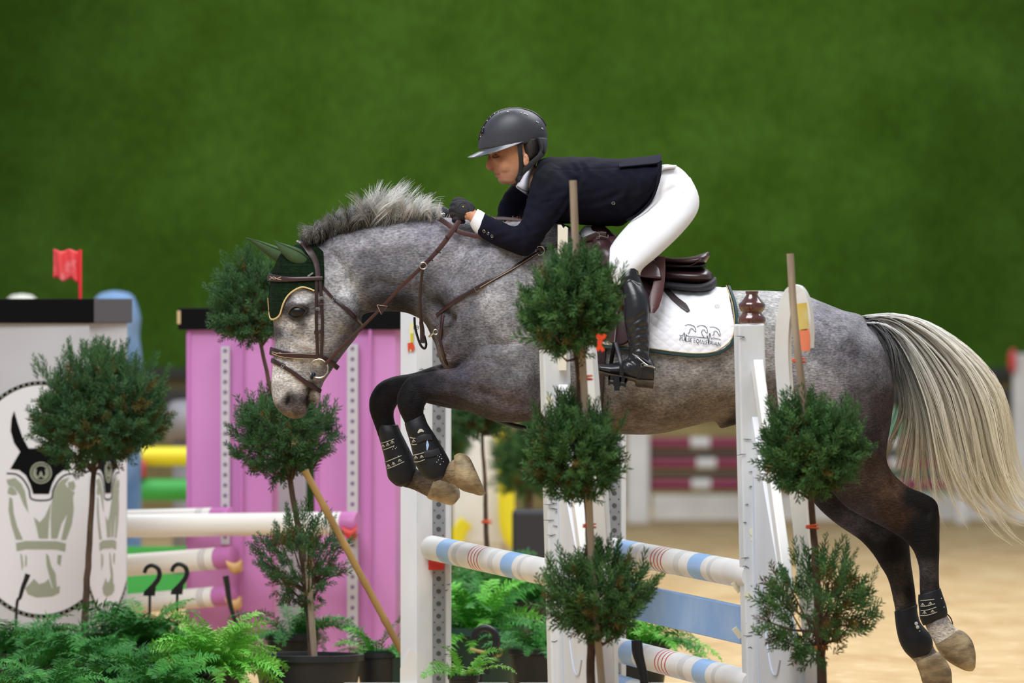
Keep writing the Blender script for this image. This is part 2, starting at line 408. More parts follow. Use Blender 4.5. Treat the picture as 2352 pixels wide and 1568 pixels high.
# hind legs
HN = [(1890,728,1980,736,.04,-.08),(1862,760,2012,770,.09,-.11),(1848,800,2034,812,.12,-.13),(1828,900,2054,890,.125,-.15),(1835,985,2047,970,.12,-.155),(1862,1052,2036,1042,.105,-.155),(1898,1112,2047,1080,.088,-.15),(1945,1165,2084,1116,.072,-.15),(2000,1196,2122,1132,.06,-.15),
 (2050,1222,2150,1150,.052,-.15),(2080,1244,2158,1184,.048,-.15),(2096,1262,2158,1230,.043,-.15),(2106,1286,2158,1266,.036,-.15),(2111,1311,2157,1301,.031,-.15),(2112,1355,2158,1346,.029,-.15),(2116,1402,2164,1392,.031,-.15),(2124,1434,2180,1420,.036,-.15),(2138,1462,2190,1436,.034,-.15),(2152,1486,2202,1446,.037,-.15),(2164,1500,2214,1456,.037,-.15)]
B.loft(HN, 4, 26)
HF = [(1890,728,1980,736,.04,.08),(1850,780,2014,790,.10,.11),(1815,850,2030,860,.12,.12),(1800,980,1990,975,.115,.14),(1822,1082,1995,1055,.095,.14),(1872,1158,2010,1095,.08,.14),(1921,1203,2036,1138,.064,.14),(1975,1240,2068,1180,.054,.14),(2005,1273,2086,1225,.048,.14),
 (2022,1300,2090,1262,.043,.14),(2038,1327,2094,1300,.035,.14),(2047,1358,2101,1346,.031,.14),(2056,1402,2106,1390,.030,.14),(2062,1440,2114,1428,.032,.14),(2075,1487,2138,1472,.037,.14),(2095,1514,2150,1495,.034,.14),(2106,1525,2158,1500,.037,.14),(2114,1540,2168,1512,.037,.14)]
B.loft(HF, 4, 26)
B.loft([(1640,960,1655,985,.05,0),(1672,950,1690,975,.05,0),(1700,940,1720,968,.04,0)], 4, 18)
R = remesh(B, .0078, 14)
v = R.v; x, y = PX(v); nrm = vnorm(v, R.f)
def dent(pl, wd, dep, side=0, xr=None):
    global v
    d = pdist(x, y, cr(pl, 5)); k = np.exp(-(d/wd)**2)
    s = np.ones(len(v)) if side == 0 else (np.abs(nrm[:, 1]) > .25).astype(float)*np.clip((np.abs(nrm[:, 1])-.25)*3, 0, 1)
    v = v-nrm*(k*s*dep)[:, None]
D = [([(765,585),(800,640),(835,700),(838,740)], 11, .014), ([(1040,640),(1075,560),(1140,520)], 30, .010), ([(1000,700),(1035,740),(1030,800),(1012,835)], 10, .016), ([(1018,730),(1080,700),(1130,640),(1165,580)], 14, .008),
 ([(860,650),(940,665),(1020,705)], 16, .010), ([(880,590),(960,600),(1040,620)], 26, .007), ([(1040,730),(1010,790),(1015,830)], 6, .02), ([(1215,700),(1240,800),(1238,900)], 18, .010), ([(1085,830),(1140,825),(1190,850)], 9, .010),
 ([(1120,905),(1170,930),(1230,930)], 12, .007), ([(1010,878),(1070,890),(1130,905)], 8, .005), ([(1760,830),(1800,900),(1815,960)], 26, .016), ([(1700,760),(1770,780),(1820,850)], 26, .006), ([(1905,760),(1960,860),(1985,960)], 16, .008),
 ([(1915,1150),(1990,1180),(2060,1216)], 8, .008), ([(2052,1110),(2090,1150),(2130,1180)], 8, .010), ([(2132,1260),(2136,1350)], 6, .005), ([(2076,1290),(2082,1400)], 6, .005), ([(655,740),(652,800),(650,850)], 10, .006), ([(672,772),(700,800),(712,850)], 12, .008),
 ([(1870,1010),(1900,1080),(1920,1140)], 14, .008), ([(706,948),(709,925),(707,900),(716,882)], 3.5, .009), ([(735,700),(760,760),(770,800)], 16, .003), ([(945,880),(955,900),(950,925)], 7, .004)]
for pl, wd, dep in D: dent(pl, wd, dep, 1)
RD = [([(655,772),(690,790),(720,800)], 8, .006), ([(660,700),(680,692),(705,697)], 7, .006), ([(1100,600),(1150,700),(1180,800)], 28, .010), ([(1050,870),(1110,880),(1180,890)], 18, .007), ([(1840,690),(1900,760),(1960,860)], 22, .006),
 ([(2150,1165),(2142,1200)], 10, .004), ([(640,870),(655,840)], 10, .004), ([(940,700),(1000,745)], 10, .006), ([(985,900),(1040,905),(1100,930)], 9, .005)]
for pl, wd, dep in RD: dent(pl, wd, -dep, 1)
# nostril pit
dn = np.hypot((x-660)/11, (y-921)/17); v = v-nrm*((np.exp(-dn**2.5))*(np.abs(nrm[:, 1]) > .3)*.016)[:, None]
v = lap(v, R.f, 2)
R.v = v; x, y = PX(v)
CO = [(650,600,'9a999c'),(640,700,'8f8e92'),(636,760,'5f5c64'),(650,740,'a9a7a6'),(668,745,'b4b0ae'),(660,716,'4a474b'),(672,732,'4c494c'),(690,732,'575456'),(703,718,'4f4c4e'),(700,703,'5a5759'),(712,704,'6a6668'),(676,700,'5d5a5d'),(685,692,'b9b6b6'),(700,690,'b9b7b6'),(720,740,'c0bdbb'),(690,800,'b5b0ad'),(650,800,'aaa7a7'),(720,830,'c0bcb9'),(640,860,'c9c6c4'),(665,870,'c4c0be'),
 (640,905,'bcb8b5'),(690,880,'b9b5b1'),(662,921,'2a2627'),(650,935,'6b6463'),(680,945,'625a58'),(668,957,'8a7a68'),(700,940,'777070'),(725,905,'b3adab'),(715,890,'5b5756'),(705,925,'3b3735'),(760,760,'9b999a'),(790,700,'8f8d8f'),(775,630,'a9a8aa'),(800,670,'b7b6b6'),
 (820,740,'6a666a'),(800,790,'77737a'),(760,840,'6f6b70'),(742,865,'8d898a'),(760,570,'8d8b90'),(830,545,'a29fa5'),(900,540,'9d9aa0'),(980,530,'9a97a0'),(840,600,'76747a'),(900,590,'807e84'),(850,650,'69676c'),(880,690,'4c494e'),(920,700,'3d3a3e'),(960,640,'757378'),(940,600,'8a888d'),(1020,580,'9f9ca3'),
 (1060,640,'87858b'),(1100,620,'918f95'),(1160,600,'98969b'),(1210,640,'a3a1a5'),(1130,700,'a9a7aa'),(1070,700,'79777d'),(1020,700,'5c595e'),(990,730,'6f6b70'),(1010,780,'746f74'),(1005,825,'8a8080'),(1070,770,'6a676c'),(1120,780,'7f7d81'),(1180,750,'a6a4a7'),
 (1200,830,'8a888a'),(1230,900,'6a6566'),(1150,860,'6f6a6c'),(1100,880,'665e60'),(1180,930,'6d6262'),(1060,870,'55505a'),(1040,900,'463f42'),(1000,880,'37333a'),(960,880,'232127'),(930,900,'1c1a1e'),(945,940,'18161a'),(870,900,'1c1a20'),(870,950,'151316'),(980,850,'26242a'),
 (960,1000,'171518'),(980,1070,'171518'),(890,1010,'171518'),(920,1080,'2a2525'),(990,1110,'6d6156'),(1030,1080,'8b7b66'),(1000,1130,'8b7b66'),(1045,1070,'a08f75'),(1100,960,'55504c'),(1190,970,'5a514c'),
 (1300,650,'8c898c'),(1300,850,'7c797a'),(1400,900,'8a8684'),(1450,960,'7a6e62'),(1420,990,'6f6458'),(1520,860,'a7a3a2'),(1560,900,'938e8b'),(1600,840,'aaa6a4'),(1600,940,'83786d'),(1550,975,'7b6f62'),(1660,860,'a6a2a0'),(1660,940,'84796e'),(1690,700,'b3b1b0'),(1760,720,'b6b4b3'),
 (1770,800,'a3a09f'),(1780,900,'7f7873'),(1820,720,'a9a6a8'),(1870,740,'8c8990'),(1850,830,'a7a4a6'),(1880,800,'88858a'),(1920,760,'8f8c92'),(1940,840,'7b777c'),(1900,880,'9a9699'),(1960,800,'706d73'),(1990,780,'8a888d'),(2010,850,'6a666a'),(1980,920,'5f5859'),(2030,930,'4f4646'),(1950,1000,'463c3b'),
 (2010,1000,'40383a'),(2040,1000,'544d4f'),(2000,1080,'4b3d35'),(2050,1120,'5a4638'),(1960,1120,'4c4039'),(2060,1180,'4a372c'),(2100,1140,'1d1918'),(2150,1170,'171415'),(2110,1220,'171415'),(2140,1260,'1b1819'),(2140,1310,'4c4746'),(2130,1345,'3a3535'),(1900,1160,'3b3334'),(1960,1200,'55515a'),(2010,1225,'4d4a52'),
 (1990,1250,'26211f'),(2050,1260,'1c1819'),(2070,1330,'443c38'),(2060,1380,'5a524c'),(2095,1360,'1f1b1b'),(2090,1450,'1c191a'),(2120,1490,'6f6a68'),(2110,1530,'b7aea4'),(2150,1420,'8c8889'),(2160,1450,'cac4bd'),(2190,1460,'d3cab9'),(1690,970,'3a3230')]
cols = idw(x, y, CO, 4.5)**1.22*.98  # coat tones with some belly shade and hind-leg highlight painted in
hd = np.clip((805-x)/60, 0, 1)*np.clip((y-640)/60, 0, 1)*(x < 830); cols = cols*(1+.22*hd)[:, None]        # the face is paler than the neck
def blend(m, c): 
    global cols
    m = np.clip(m, 0, 1)[:, None]; cols = cols*(1-m)+np.array(lin(c))*m
fr_ = RNG.random(len(x)) < .03; blend(fr_*hd*.45, '4a484c')
ex = ((x-661)*.94+(y-920)*.34)/9.5; ey = ((y-920)*.94-(x-661)*.34)/16.5; sidem = np.abs(nrm[:, 1]) > .25
blend(np.clip(1.6-np.hypot(ex, ey)*1.15, 0, 1)*.75*sidem, '57504f'); blend(np.clip(2.2-np.hypot(ex*1.5, ey*1.25)*2, 0, 1)*sidem, '0d0b0b')
blend(np.clip(1.7-pdist(x, y, cr([(710,950),(708,936),(706,918),(709,902),(713,886)], 4))/3.2, 0, 1)*sidem, '1f1b1b')
blend(np.clip(1.5-pdist(x, y, cr([(716,890),(719,905),(722,918)], 3))/5.5, 0, 1)*.6*sidem, '3a3636')  # chin shading, painted into the coat colour
blend(np.clip(1.3-pdist(x, y, cr([(684,948),(695,951),(704,948)], 3))/9, 0, 1)*.6, '5a5250')
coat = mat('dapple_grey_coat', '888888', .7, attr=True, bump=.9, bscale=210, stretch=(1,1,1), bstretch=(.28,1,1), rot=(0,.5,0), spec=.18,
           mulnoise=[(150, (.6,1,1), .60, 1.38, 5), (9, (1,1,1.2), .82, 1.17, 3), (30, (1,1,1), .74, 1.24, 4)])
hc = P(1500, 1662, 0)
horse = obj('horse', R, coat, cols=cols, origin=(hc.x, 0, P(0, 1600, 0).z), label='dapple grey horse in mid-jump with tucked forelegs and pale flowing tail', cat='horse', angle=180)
TB = bvh(R)
# hooves
hoofm = mat('hoof_horn', '907b5a', .6, col2='5f4f3a', scale=14, stretch=(1,1,2.5), bump=.6, bscale=60, col3='b3a07c', scale3=10, nmix3=(.5,.7))
for st in ([(1043,1046,1044,1112,.037,-.165),(1049,1042,1051,1119,.044,-.165),(1056,1040,1066,1128,.050,-.165),(1068,1043,1085,1133,.056,-.165),(1078,1050,1103,1138,.058,-.165),(1084,1060,1115,1134,.056,-.165),(1088,1070,1113,1126,.05,-.165)],
           [(980,1141,1003,1088,.037,.165),(988,1147,1013,1090,.045,.165),(1004,1151,1036,1095,.05,.165),(1022,1157,1048,1110,.054,.165),(1036,1160,1056,1128,.054,.165),(1044,1157,1056,1142,.045,.165)],
           [(2148,1480,2200,1446,.036,-.15),(2152,1489,2207,1447,.045,-.15),(2164,1507,2220,1455,.05,-.15),(2184,1523,2233,1472,.055,-.15),(2206,1535,2240,1495,.057,-.15),(2222,1541,2241,1515,.052,-.15),(2232,1541,2240,1530,.04,-.15)],
           [(2103,1518,2154,1496,.036,.14),(2106,1529,2162,1501,.045,.14),(2112,1545,2172,1514,.05,.14),(2120,1570,2184,1537,.055,.14),(2138,1592,2187,1562,.055,.14),(2158,1602,2187,1585,.045,.14)]):
    g = G(); g.loft(st, 5, 28, e=2.2); obj('hoof', g, hoofm, horse, angle=55)
# eyes
for s in (-1, 1):
    c = P(684, 715, 0); h = cast(TB, 684, 715, s > 0)[0]; g = G()
    g.ball((h.x+.001, h.y-s*.008, h.z), (.028, .017, .020), 24)
    e = obj('eye', g, mat('horse_eye', '0a0807', .3, spec=.4), horse, label='dark brown eye')
    if s < 0:
        g = G(); q = [(664,719),(669,708),(681,701),(695,699),(707,704)]; strap(g, TB, q, [2,4,4.5,4,2], .001, .007, sub=6); obj('eyelid', g, mat('eyelid_skin', '4a4648', .6), horse)
        g = G(); strap(g, TB, [(664,720),(672,729),(686,729),(698,720),(708,706)], [2,4,4.5,3.5,2], .0, .006, sub=6); obj('eyelid', g, mat('eyelid_dark', '2c292b', .6), horse)

# ---------------------------------------------------------------- mane and tail hair
def hairs(g, cols, roots, k, r0, colf, nseg=3):
    """roots: list of point lists"""
    for pts, rad, c in roots:
        n = len(pts); p = np.array(pts); t = np.gradient(p, axis=0); t /= np.linalg.norm(t, axis=1)[:, None]+1e-9
        a = np.cross(t, (0, 1, 0.2)); a /= np.linalg.norm(a, axis=1)[:, None]+1e-9; b = np.cross(t, a); o = len(g.v)
        w = rad*np.linspace(1, .08, n)**.7
        for j in range(nseg):
            th = 2*math.pi*j/nseg; g.v.extend(map(tuple, []))
        ring = [p+(a*math.cos(2*math.pi*j/nseg)+b*math.sin(2*math.pi*j/nseg))*w[:, None] for j in range(nseg)]
        for i in range(n):
            for j in range(nseg): g.v.append(tuple(ring[j][i])); cols.append(c[i])
        for i in range(n-1):
            for j in range(nseg): g.f.append((o+i*nseg+j, o+i*nseg+(j+1) % nseg, o+(i+1)*nseg+(j+1) % nseg, o+(i+1)*nseg+j)); g.m.append(0)
hairm = mat('horse_hair', 'bbbbbb', .5, attr=True, spec=.4)
crest = cr([(698,556),(720,545),(745,538),(787,528),(824,518),(883,510),(930,505),(970,501),(1010,498)], 12)
tipY = lambda X: np.interp(X, [695,720,760,800,830,860,880,905,930,955,975,1000,1015], [32,38,54,72,92,104,108,95,80,62,50,26,12])
g = G(); cl = []; rt = []
for c_ in range(300):                      # clumps
    s = RNG.random(); ci = int(s*(len(crest)-1)); cx, cy = crest[ci]; L_ = tipY(cx)*(.45+.6*RNG.random()); yc = RNG.normal(0, .018)
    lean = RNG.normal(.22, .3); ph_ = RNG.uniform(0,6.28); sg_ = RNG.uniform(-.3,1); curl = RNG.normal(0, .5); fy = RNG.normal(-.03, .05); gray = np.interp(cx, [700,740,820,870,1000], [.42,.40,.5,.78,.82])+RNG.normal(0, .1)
    for h_ in range(20):
        dx_ = RNG.normal(0, 5.5); y0 = cy+12+RNG.normal(0, 6); l = L_*(.82+.22*RNG.random()); ln = lean+RNG.normal(0, .05); pts = []
        jy = RNG.normal(0, .009)
        for k_ in range(9):
            t = k_/8; cv = 1-.8*t; px_ = cx+dx_*cv+l*(ln*t+.55*curl*t*t)+5*math.sin(t*6+curl*6+ph_)*t; py_ = y0-(l+14)*(t*1.2-.30*t*t*(1+.8*abs(curl)))-3*math.sin(t*7+ph_)*t
            pts.append(tuple(P(px_, py_, yc*(1-t)+(yc+fy)*t+jy*cv-.03*math.sin(t*3.1)*sg_)))
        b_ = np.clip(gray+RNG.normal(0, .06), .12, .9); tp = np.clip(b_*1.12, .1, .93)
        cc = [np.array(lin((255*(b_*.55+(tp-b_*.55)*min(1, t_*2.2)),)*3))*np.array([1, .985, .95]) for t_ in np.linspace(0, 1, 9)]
        rt.append((pts, .00075+.0004*RNG.random(), cc))
# forelock wisps and wither hair
for c_ in range(60):
    x0 = RNG.uniform(1010, 1200); y0 = np.interp(x0, [1010,1200], [502,512]); l = RNG.uniform(5, 16); a_ = RNG.normal(.3, .5)
    rt.append(([tuple(P(x0+l*a_*t, y0-l*t, RNG.normal(0, .004))) for t in np.linspace(0, 1, 5)], .0009, [np.array(lin('b8b4aa'))]*5))
hairs(g, cl, rt, 0, 0, None)
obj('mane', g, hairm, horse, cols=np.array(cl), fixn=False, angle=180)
guides = [[(1990,727),(2040,722),(2100,730),(2165,762),(2232,812),(2290,880),(2312,960),(2325,1050),(2350,1110),(2400,1165)],
 [(1992,728),(2040,726),(2095,740),(2155,780),(2220,850),(2262,940),(2285,1040),(2310,1110),(2350,1160),(2410,1195)],
 [(1994,731),(2040,732),(2085,752),(2140,800),(2195,880),(2225,980),(2245,1070),(2275,1140),(2325,1185),(2400,1208)],
 [(1997,736),(2036,742),(2075,768),(2120,830),(2160,920),(2180,1010),(2205,1090),(2240,1150),(2290,1192),(2370,1212)],
 [(2000,742),(2032,752),(2065,786),(2100,850),(2130,930),(2148,1010),(2165,1080),(2185,1130),(2215,1165),(2260,1190)],
 [(2004,750),(2028,764),(2055,800),(2080,860),(2098,930),(2105,1000),(2100,1060),(2096,1100),(2094,1120),(2094,1130)],
 [(2008,762),(2026,780),(2046,815),(2062,865),(2072,910),(2070,950),(2058,985),(2048,1010),(2044,1030),(2044,1040)]]
GC = np.array([cr(q, 4) for q in guides]); g = G(); cl = []; rt = []; ng, npt = GC.shape[:2]
tg = np.linspace(0, 1, npt)
for c_ in range(330):
    u = min(.999, RNG.random()**1.12)*(ng-1); i0 = min(int(u), ng-2); fr = u-i0; base = GC[i0]*(1-fr)+GC[i0+1]*fr
    ycl = RNG.normal(0, 1); lmax = RNG.uniform(.42, 1.0) if RNG.random() < .55 else RNG.uniform(.8, 1.0); wob = RNG.normal(0, 1, 4); drop = RNG.random() < .22
    if u > 2.7 and RNG.random() < .5: lmax = RNG.uniform(.3, .62)
    for h_ in range(14):
        le = lmax*(.9+.1*RNG.random()); n_ = 16; ts = np.linspace(0, le, n_); bx_ = np.interp(ts, tg, base[:, 0]); by_ = np.interp(ts, tg, base[:, 1])
        sp_ = (.25+ts*1.2)*1.0; jx, jy, jz = RNG.normal(0, 1, 3)
        px_ = bx_+sp_*(7*wob[0]+2.2*jx)+5*wob[2]*np.sin(ts*6+wob[3]*3); py_ = by_+sp_*(6*wob[1]+2.2*jy)*.6+4*wob[3]*np.sin(ts*7+wob[2]*3)
        if drop: py_ += 90*(ts**2)*max(0, 1-fr); px_ -= 30*ts**2
        top = np.interp(bx_, [1990,2040,2100,2165,2232,2290,2312,2325,2352,2400], [726,721,728,758,806,872,880,900,920,930]); py_ = np.maximum(py_, top-3+6*RNG.random())
        Y_ = (ycl*.04+jz*.006)*(.35+ts*1.6)
        pts = [tuple(P(a, b, c)) for a, b, c in zip(px_, py_, Y_)]
        q = np.interp(ts, [0, .2, .42, .7, 1], [.74, .84, .92, .93, .92])+.06*RNG.normal()+wob[0]*.06
        if u > 4.0: q *= np.interp(ts, [0,.25,.6,1], [.30,.45,.85,1])
        warm = np.interp(ts, [0,.3,.6,1], [0,.25,.8,1]); q = np.clip(q, .08, .92)
        cc = [np.array(lin((255*a, 255*a*(1-.06*w_), 255*a*(1-.20*w_)))) for a, w_ in zip(q, warm)]
        rt.append((pts, .0009+.0005*RNG.random(), cc))
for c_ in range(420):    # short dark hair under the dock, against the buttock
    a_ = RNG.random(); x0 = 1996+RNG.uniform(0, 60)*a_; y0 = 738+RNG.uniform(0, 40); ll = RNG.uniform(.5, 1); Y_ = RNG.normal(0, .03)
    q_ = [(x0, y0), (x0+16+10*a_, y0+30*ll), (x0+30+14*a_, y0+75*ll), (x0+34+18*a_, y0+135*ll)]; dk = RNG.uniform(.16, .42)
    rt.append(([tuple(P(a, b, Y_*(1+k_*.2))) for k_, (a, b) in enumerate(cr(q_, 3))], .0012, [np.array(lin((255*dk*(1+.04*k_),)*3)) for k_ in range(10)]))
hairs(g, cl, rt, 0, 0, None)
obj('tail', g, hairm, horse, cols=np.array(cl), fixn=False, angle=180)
g = G(); g.loft([(1978,726,2000,820,.06,0),(2012,727,2034,838,.05,0),(2048,738,2058,820,.035,0),(2085,762,2088,815,.02,0),(2112,790,2114,812,.006,0)], 5, 18)
obj('tail_dock', g, mat('tail_dock_hair', '4a484c', .7, col2='2c2a2e', scale=60, stretch=(.3,1,1), bump=1, bscale=160), horse, angle=180)
# ---------------------------------------------------------------- tack
leather = mat('brown_leather', '3a2124', .38, col2='2a1719', scale=6, bump=.07, bscale=120, spec=.5)
reinm = mat('rein_leather', '43221d', .5, col2='361c1b', scale=8, bump=.15, bscale=150)
blackl = mat('black_leather', '17171a', .4, bump=.25, bscale=90, spec=.5)
steel = mat('polished_steel', 'c9c6bd', .22, metal=1)
thread = mat('pale_stitching', 'b29a80', .7)
darkp = mat('dark_padding', '26242a', .75, bump=.5, bscale=150)
def ring(g, c, r, t, nrm=(0,1,0), n=28, m=0, a0=0, a1=360, k=8):
    nrm = Vector(nrm).normalized(); a = nrm.orthogonal().normalized(); b = nrm.cross(a)
    full = a1-a0 >= 360; pts = [Vector(c)+(a*math.cos(math.radians(a0+(a1-a0)*i/n))+b*math.sin(math.radians(a0+(a1-a0)*i/n)))*r for i in range(n+1)]
    g.tube(pts, t, k, m, cap=not full); return g
def buckle(T, px, py, w, h, rot, name, parent, off=.006):
    c, n_ = cast(T, px, py); c = c+n_*off; g = G(); a = math.radians(rot)
    pts = []
    for sx, sy in ((-1,-1),(1,-1),(1,1),(-1,1),(-1,-1)):
        x_, y_ = sx*w/2, sy*h/2; pts.append((c.x+(x_*math.cos(a)-y_*math.sin(a))/620, c.y, c.z-(x_*math.sin(a)+y_*math.cos(a))/620))
    for i in range(4): g.tube([pts[i], pts[i+1]], .0016, 6)
    g.tube([(Vector(pts[0])+Vector(pts[3]))/2, (Vector(pts[1])+Vector(pts[2]))/2], .0012, 6)
    return obj(name, g, steel, parent)
# ear bonnet
bn = empty('ear_bonnet', P(690, 640, 0), 'dark green knitted fly bonnet with cream piping on the horse\'s head', 'ear bonnet')
knit = mat('green_knit', '1f3520', .9, col2='142616', scale=60, bump=1.6, bscale=70, wave='Z', spec=.1)
g = G()
for far in (False, True):
    patch(g, TB, [(624,731),(621,700),(624,660),(630,628),(641,598),(655,578),(682,566),(722,566)], [(630,733),(643,726),(652,702),(665,678),(690,662),(724,670),(743,654),(741,580)], 60, 30, .002, .006, far)
bon = obj('knit_cap', g, knit, bn, angle=180); TBN = bvh(g)
earm = mat('ear_cloth', '44583a', .85, col2='394c31', scale=12, bump=.15, bscale=200, spec=.2)
for st in ([(718,596,708,620,.016,-.062),(711,587,694,617,.028,-.068),(692,573,670,604,.031,-.072),(668,564,650,585,.024,-.072),(647,558,638,568,.013,-.07),(629,552,630,555,.003,-.07)],
           [(668,574,652,612,.02,.065),(650,570,634,602,.029,.07),(622,561,606,580,.026,.07),(597,553,586,562,.014,.07),(565,546,566,548,.003,.07)]):
    g = G(); g.loft(st, 6, 24); e_ = obj('ear_cover', g, earm, bn, angle=180)
    q = [P(s_[0]*.85+s_[2]*.15, s_[1]*.85+s_[3]*.15, s_[5]-s_[4]*.85) for s_ in st]; q = [Vector(x_) for x_ in cr([tuple(z_) for z_ in q], 5)]
    g = G(); g.tube(q, .0022, 6); obj('ear_seam', g, earm, e_)
g = G()
for far in (False, True): strap(g, TB, [(722,668),(708,662),(690,660),(666,676),(653,701),(646,722),(636,731),(628,732),(624,722),(622,700),(621,684)], 3.6, .0075, .004, far, sub=6, smooth=2)
obj('piping', g, mat('cream_piping', 'd8bd86', .7, bump=.6, bscale=300), bn, label='cream piping')
# bridle
br = empty('bridle', P(700, 760, 0), 'brown leather bridle with ring bit on the grey horse\'s head', 'bridle')
g = G(); strap(g, TB, [(686,560),(698,566),(713,583),(724,602),(729,625),(730,642)], [12,15,16,13,12,12], .009, .005, both=True, smooth=4); obj('headpiece', g, leather, br)
g = G(); strap(g, TB, [(624,637),(640,640),(670,642),(705,641),(739,640)], [18,15,10,9,9], .010, .007, both=True, smooth=4); obj('browband', g, leather, br)
g = G(); strap(g, TB, [(623,637),(630,636),(637,642),(645,640),(652,637)], 1.5, .0165, .001); strap(g, TB, [(624,640),(630,643),(637,637),(645,642),(652,643)], 1.5, .0165, .001); obj('stitching', g, thread, br)
for q, w in (([(727,645),(726,700),(727,760),(729,816)], 7), ([(735,645),(739,700),(740,760),(737,822)], 7)):
    g = G(); strap(g, TB, q, w, .005, .005, both=True, smooth=4); obj('cheekpiece', g, leather, br)
g = G(); strap(g, TB, [(733,760),(741,761)], 9, .010, .003, both=True); strap(g, TB, [(722,762),(732,762)], 8, .010, .003, both=True); strap(g, TB, [(730,700),(742,700)], 5, .010, .003, both=True); obj('keeper', g, leather, br)
g = G(); strap(g, TB, [(742,660),(768,688),(798,712),(818,732),(830,746)], [6,6,9,7,6], .002, .005, both=True); obj('throatlatch', g, leather, br)
g = G(); strap(g, TB, [(626,806),(645,812),(680,817),(725,817),(752,826),(772,842)], [19,17,14,12,10,12], .002, .009, both=True, smooth=4)
wrap(g, TB, (627,808), (764,836), 14, .002, .007, -60, 60, 20); nb_ = obj('noseband', g, leather, br)
g = G(); strap(g, TB, [(628,805),(640,811),(680,811),(724,811)], 1.3, .0105, .001); strap(g, TB, [(628,811),(645,818),(680,822),(724,822)], 1.3, .0105, .001)
strap(g, TB, [(628,806),(636,815),(646,809),(656,818)], 1.3, .0105, .001); obj('stitching', g, thread, nb_)
g = G(); strap(g, TB, [(627,828),(645,837),(672,854),(700,876),(734,898)], [11,9,9,11,10], .002, .006, both=True); wrap(g, TB, (626,826), (740,880), 9, .002, .005, -50, 50, 16); obj('flash_strap', g, leather, br)
for q in ((737,684,11,5,-8), (729,709,9,5,-5), (729,640,8,8,0), (768,686,4,12,30), (653,842,5,11,35), (713,632,14,3,-35)): buckle(TB, *q, 'buckle', br, .013)
g = G(); c = P(732, 846, -.078); ring(g, c, .0345, .0032, (0.1,1,0)); obj('bit_ring', g, steel, br)
g = G(); c2 = P(732, 846, .078); ring(g, c2, .0345, .0032, (-.1,1,0)); obj('bit_ring', g, steel, br)
g = G(); g.tube([P(720,860,-.085), P(716,866,-.06), P(714,870,0), P(716,866,.06), P(720,860,.085)], .007, 10); g.ball(P(720,860,-.084), .0085); obj('bit_mouthpiece', g, mat('blue_steel', '20304a', .3, metal=.6), br)
# reins
def flat(g, pts, w, th=.004, push=True, T=TB, mirror=False, nrm_=(0,-1,0)):
    q = cr(pts, 8); pos = []
    for x_, y_, Y_ in q:
        p = P(x_, y_, Y_)
        if push:
            h = T.ray_cast(P(x_, y_, -2), (P(x_, y_, 2)-P(x_, y_, -2)).normalized(), 3)
            if h[0] is not None and h[0].y < Y_+.006: p = P(x_, y_, h[0].y-.006)
        pos.append(tuple(p))
    pos = smooth_rows(pos, 3)
    if mirror: pos = pos*np.array([1, -1, 1])
    nor = np.tile(np.array(nrm_, float)*(np.array([1,-1,1]) if mirror else 1), (len(pos), 1)); band(g, pos, nor, np.gradient(pos, axis=0), (np.interp(np.linspace(0,1,len(pos)), np.linspace(0,1,len(w)), w)/620. if hasattr(w,'__len__') else w/620.), 0, th)
rp = [(747,836,-.082),(800,782,-.10),(878,705,-.125),(922,657,-.15),(970,612,-.165),(1010,570,-.17),(1038,532,-.165),(1056,505,-.155)]
g = G(); flat(g, rp, [7,7,7,8,9,11,12,11]); rn = obj('rein', g, reinm, br)
g = G(); flat(g, [(p_[0]-2, p_[1]+2, p_[2]+.02) for p_ in rp], [7,7,7,7,8,9,9,9], mirror=True); obj('rein', g, reinm, br)
g = G()
for t in ((1007,577), (990,596), (1028,545)): flat(g, [(t[0]-5, t[1]-3.5, -.176), (t[0], t[1], -.177), (t[0]+5, t[1]+3.5, -.176)], 3, .003)
obj('rein_stop', g, leather, rn)
g = G(); a, b, c = P(866,700,-.15), P(890,703,-.15), P(876,722,-.15); g.poly([a, b, c], (0,-.006,0)); obj('rein_guard', g, leather, br)
g = G(); g.tube([a+Vector((0,-.008,0)), b+Vector((0,-.008,0)), c+Vector((0,-.008,0)), a+Vector((0,-.008,0))], .0013, 5); obj('stitching', g, thread, br)
g = G(); flat(g, [(1010,502,-.10),(1030,516,-.135),(1055,532,-.165),(1090,541,-.18),(1130,545,-.19)], 11); obj('rein_loop', g, reinm, br, label='brown rein end below the gloved hand')
g = G(); flat(g, [(1120,502,.02),(1150,502,.0),(1180,504,-.02),(1215,510,-.05)], [7,9,8,6], nrm_=(0,-1,.5), push=False); obj('rein_loop', g, reinm, br, label='brown rein end lying over the withers')
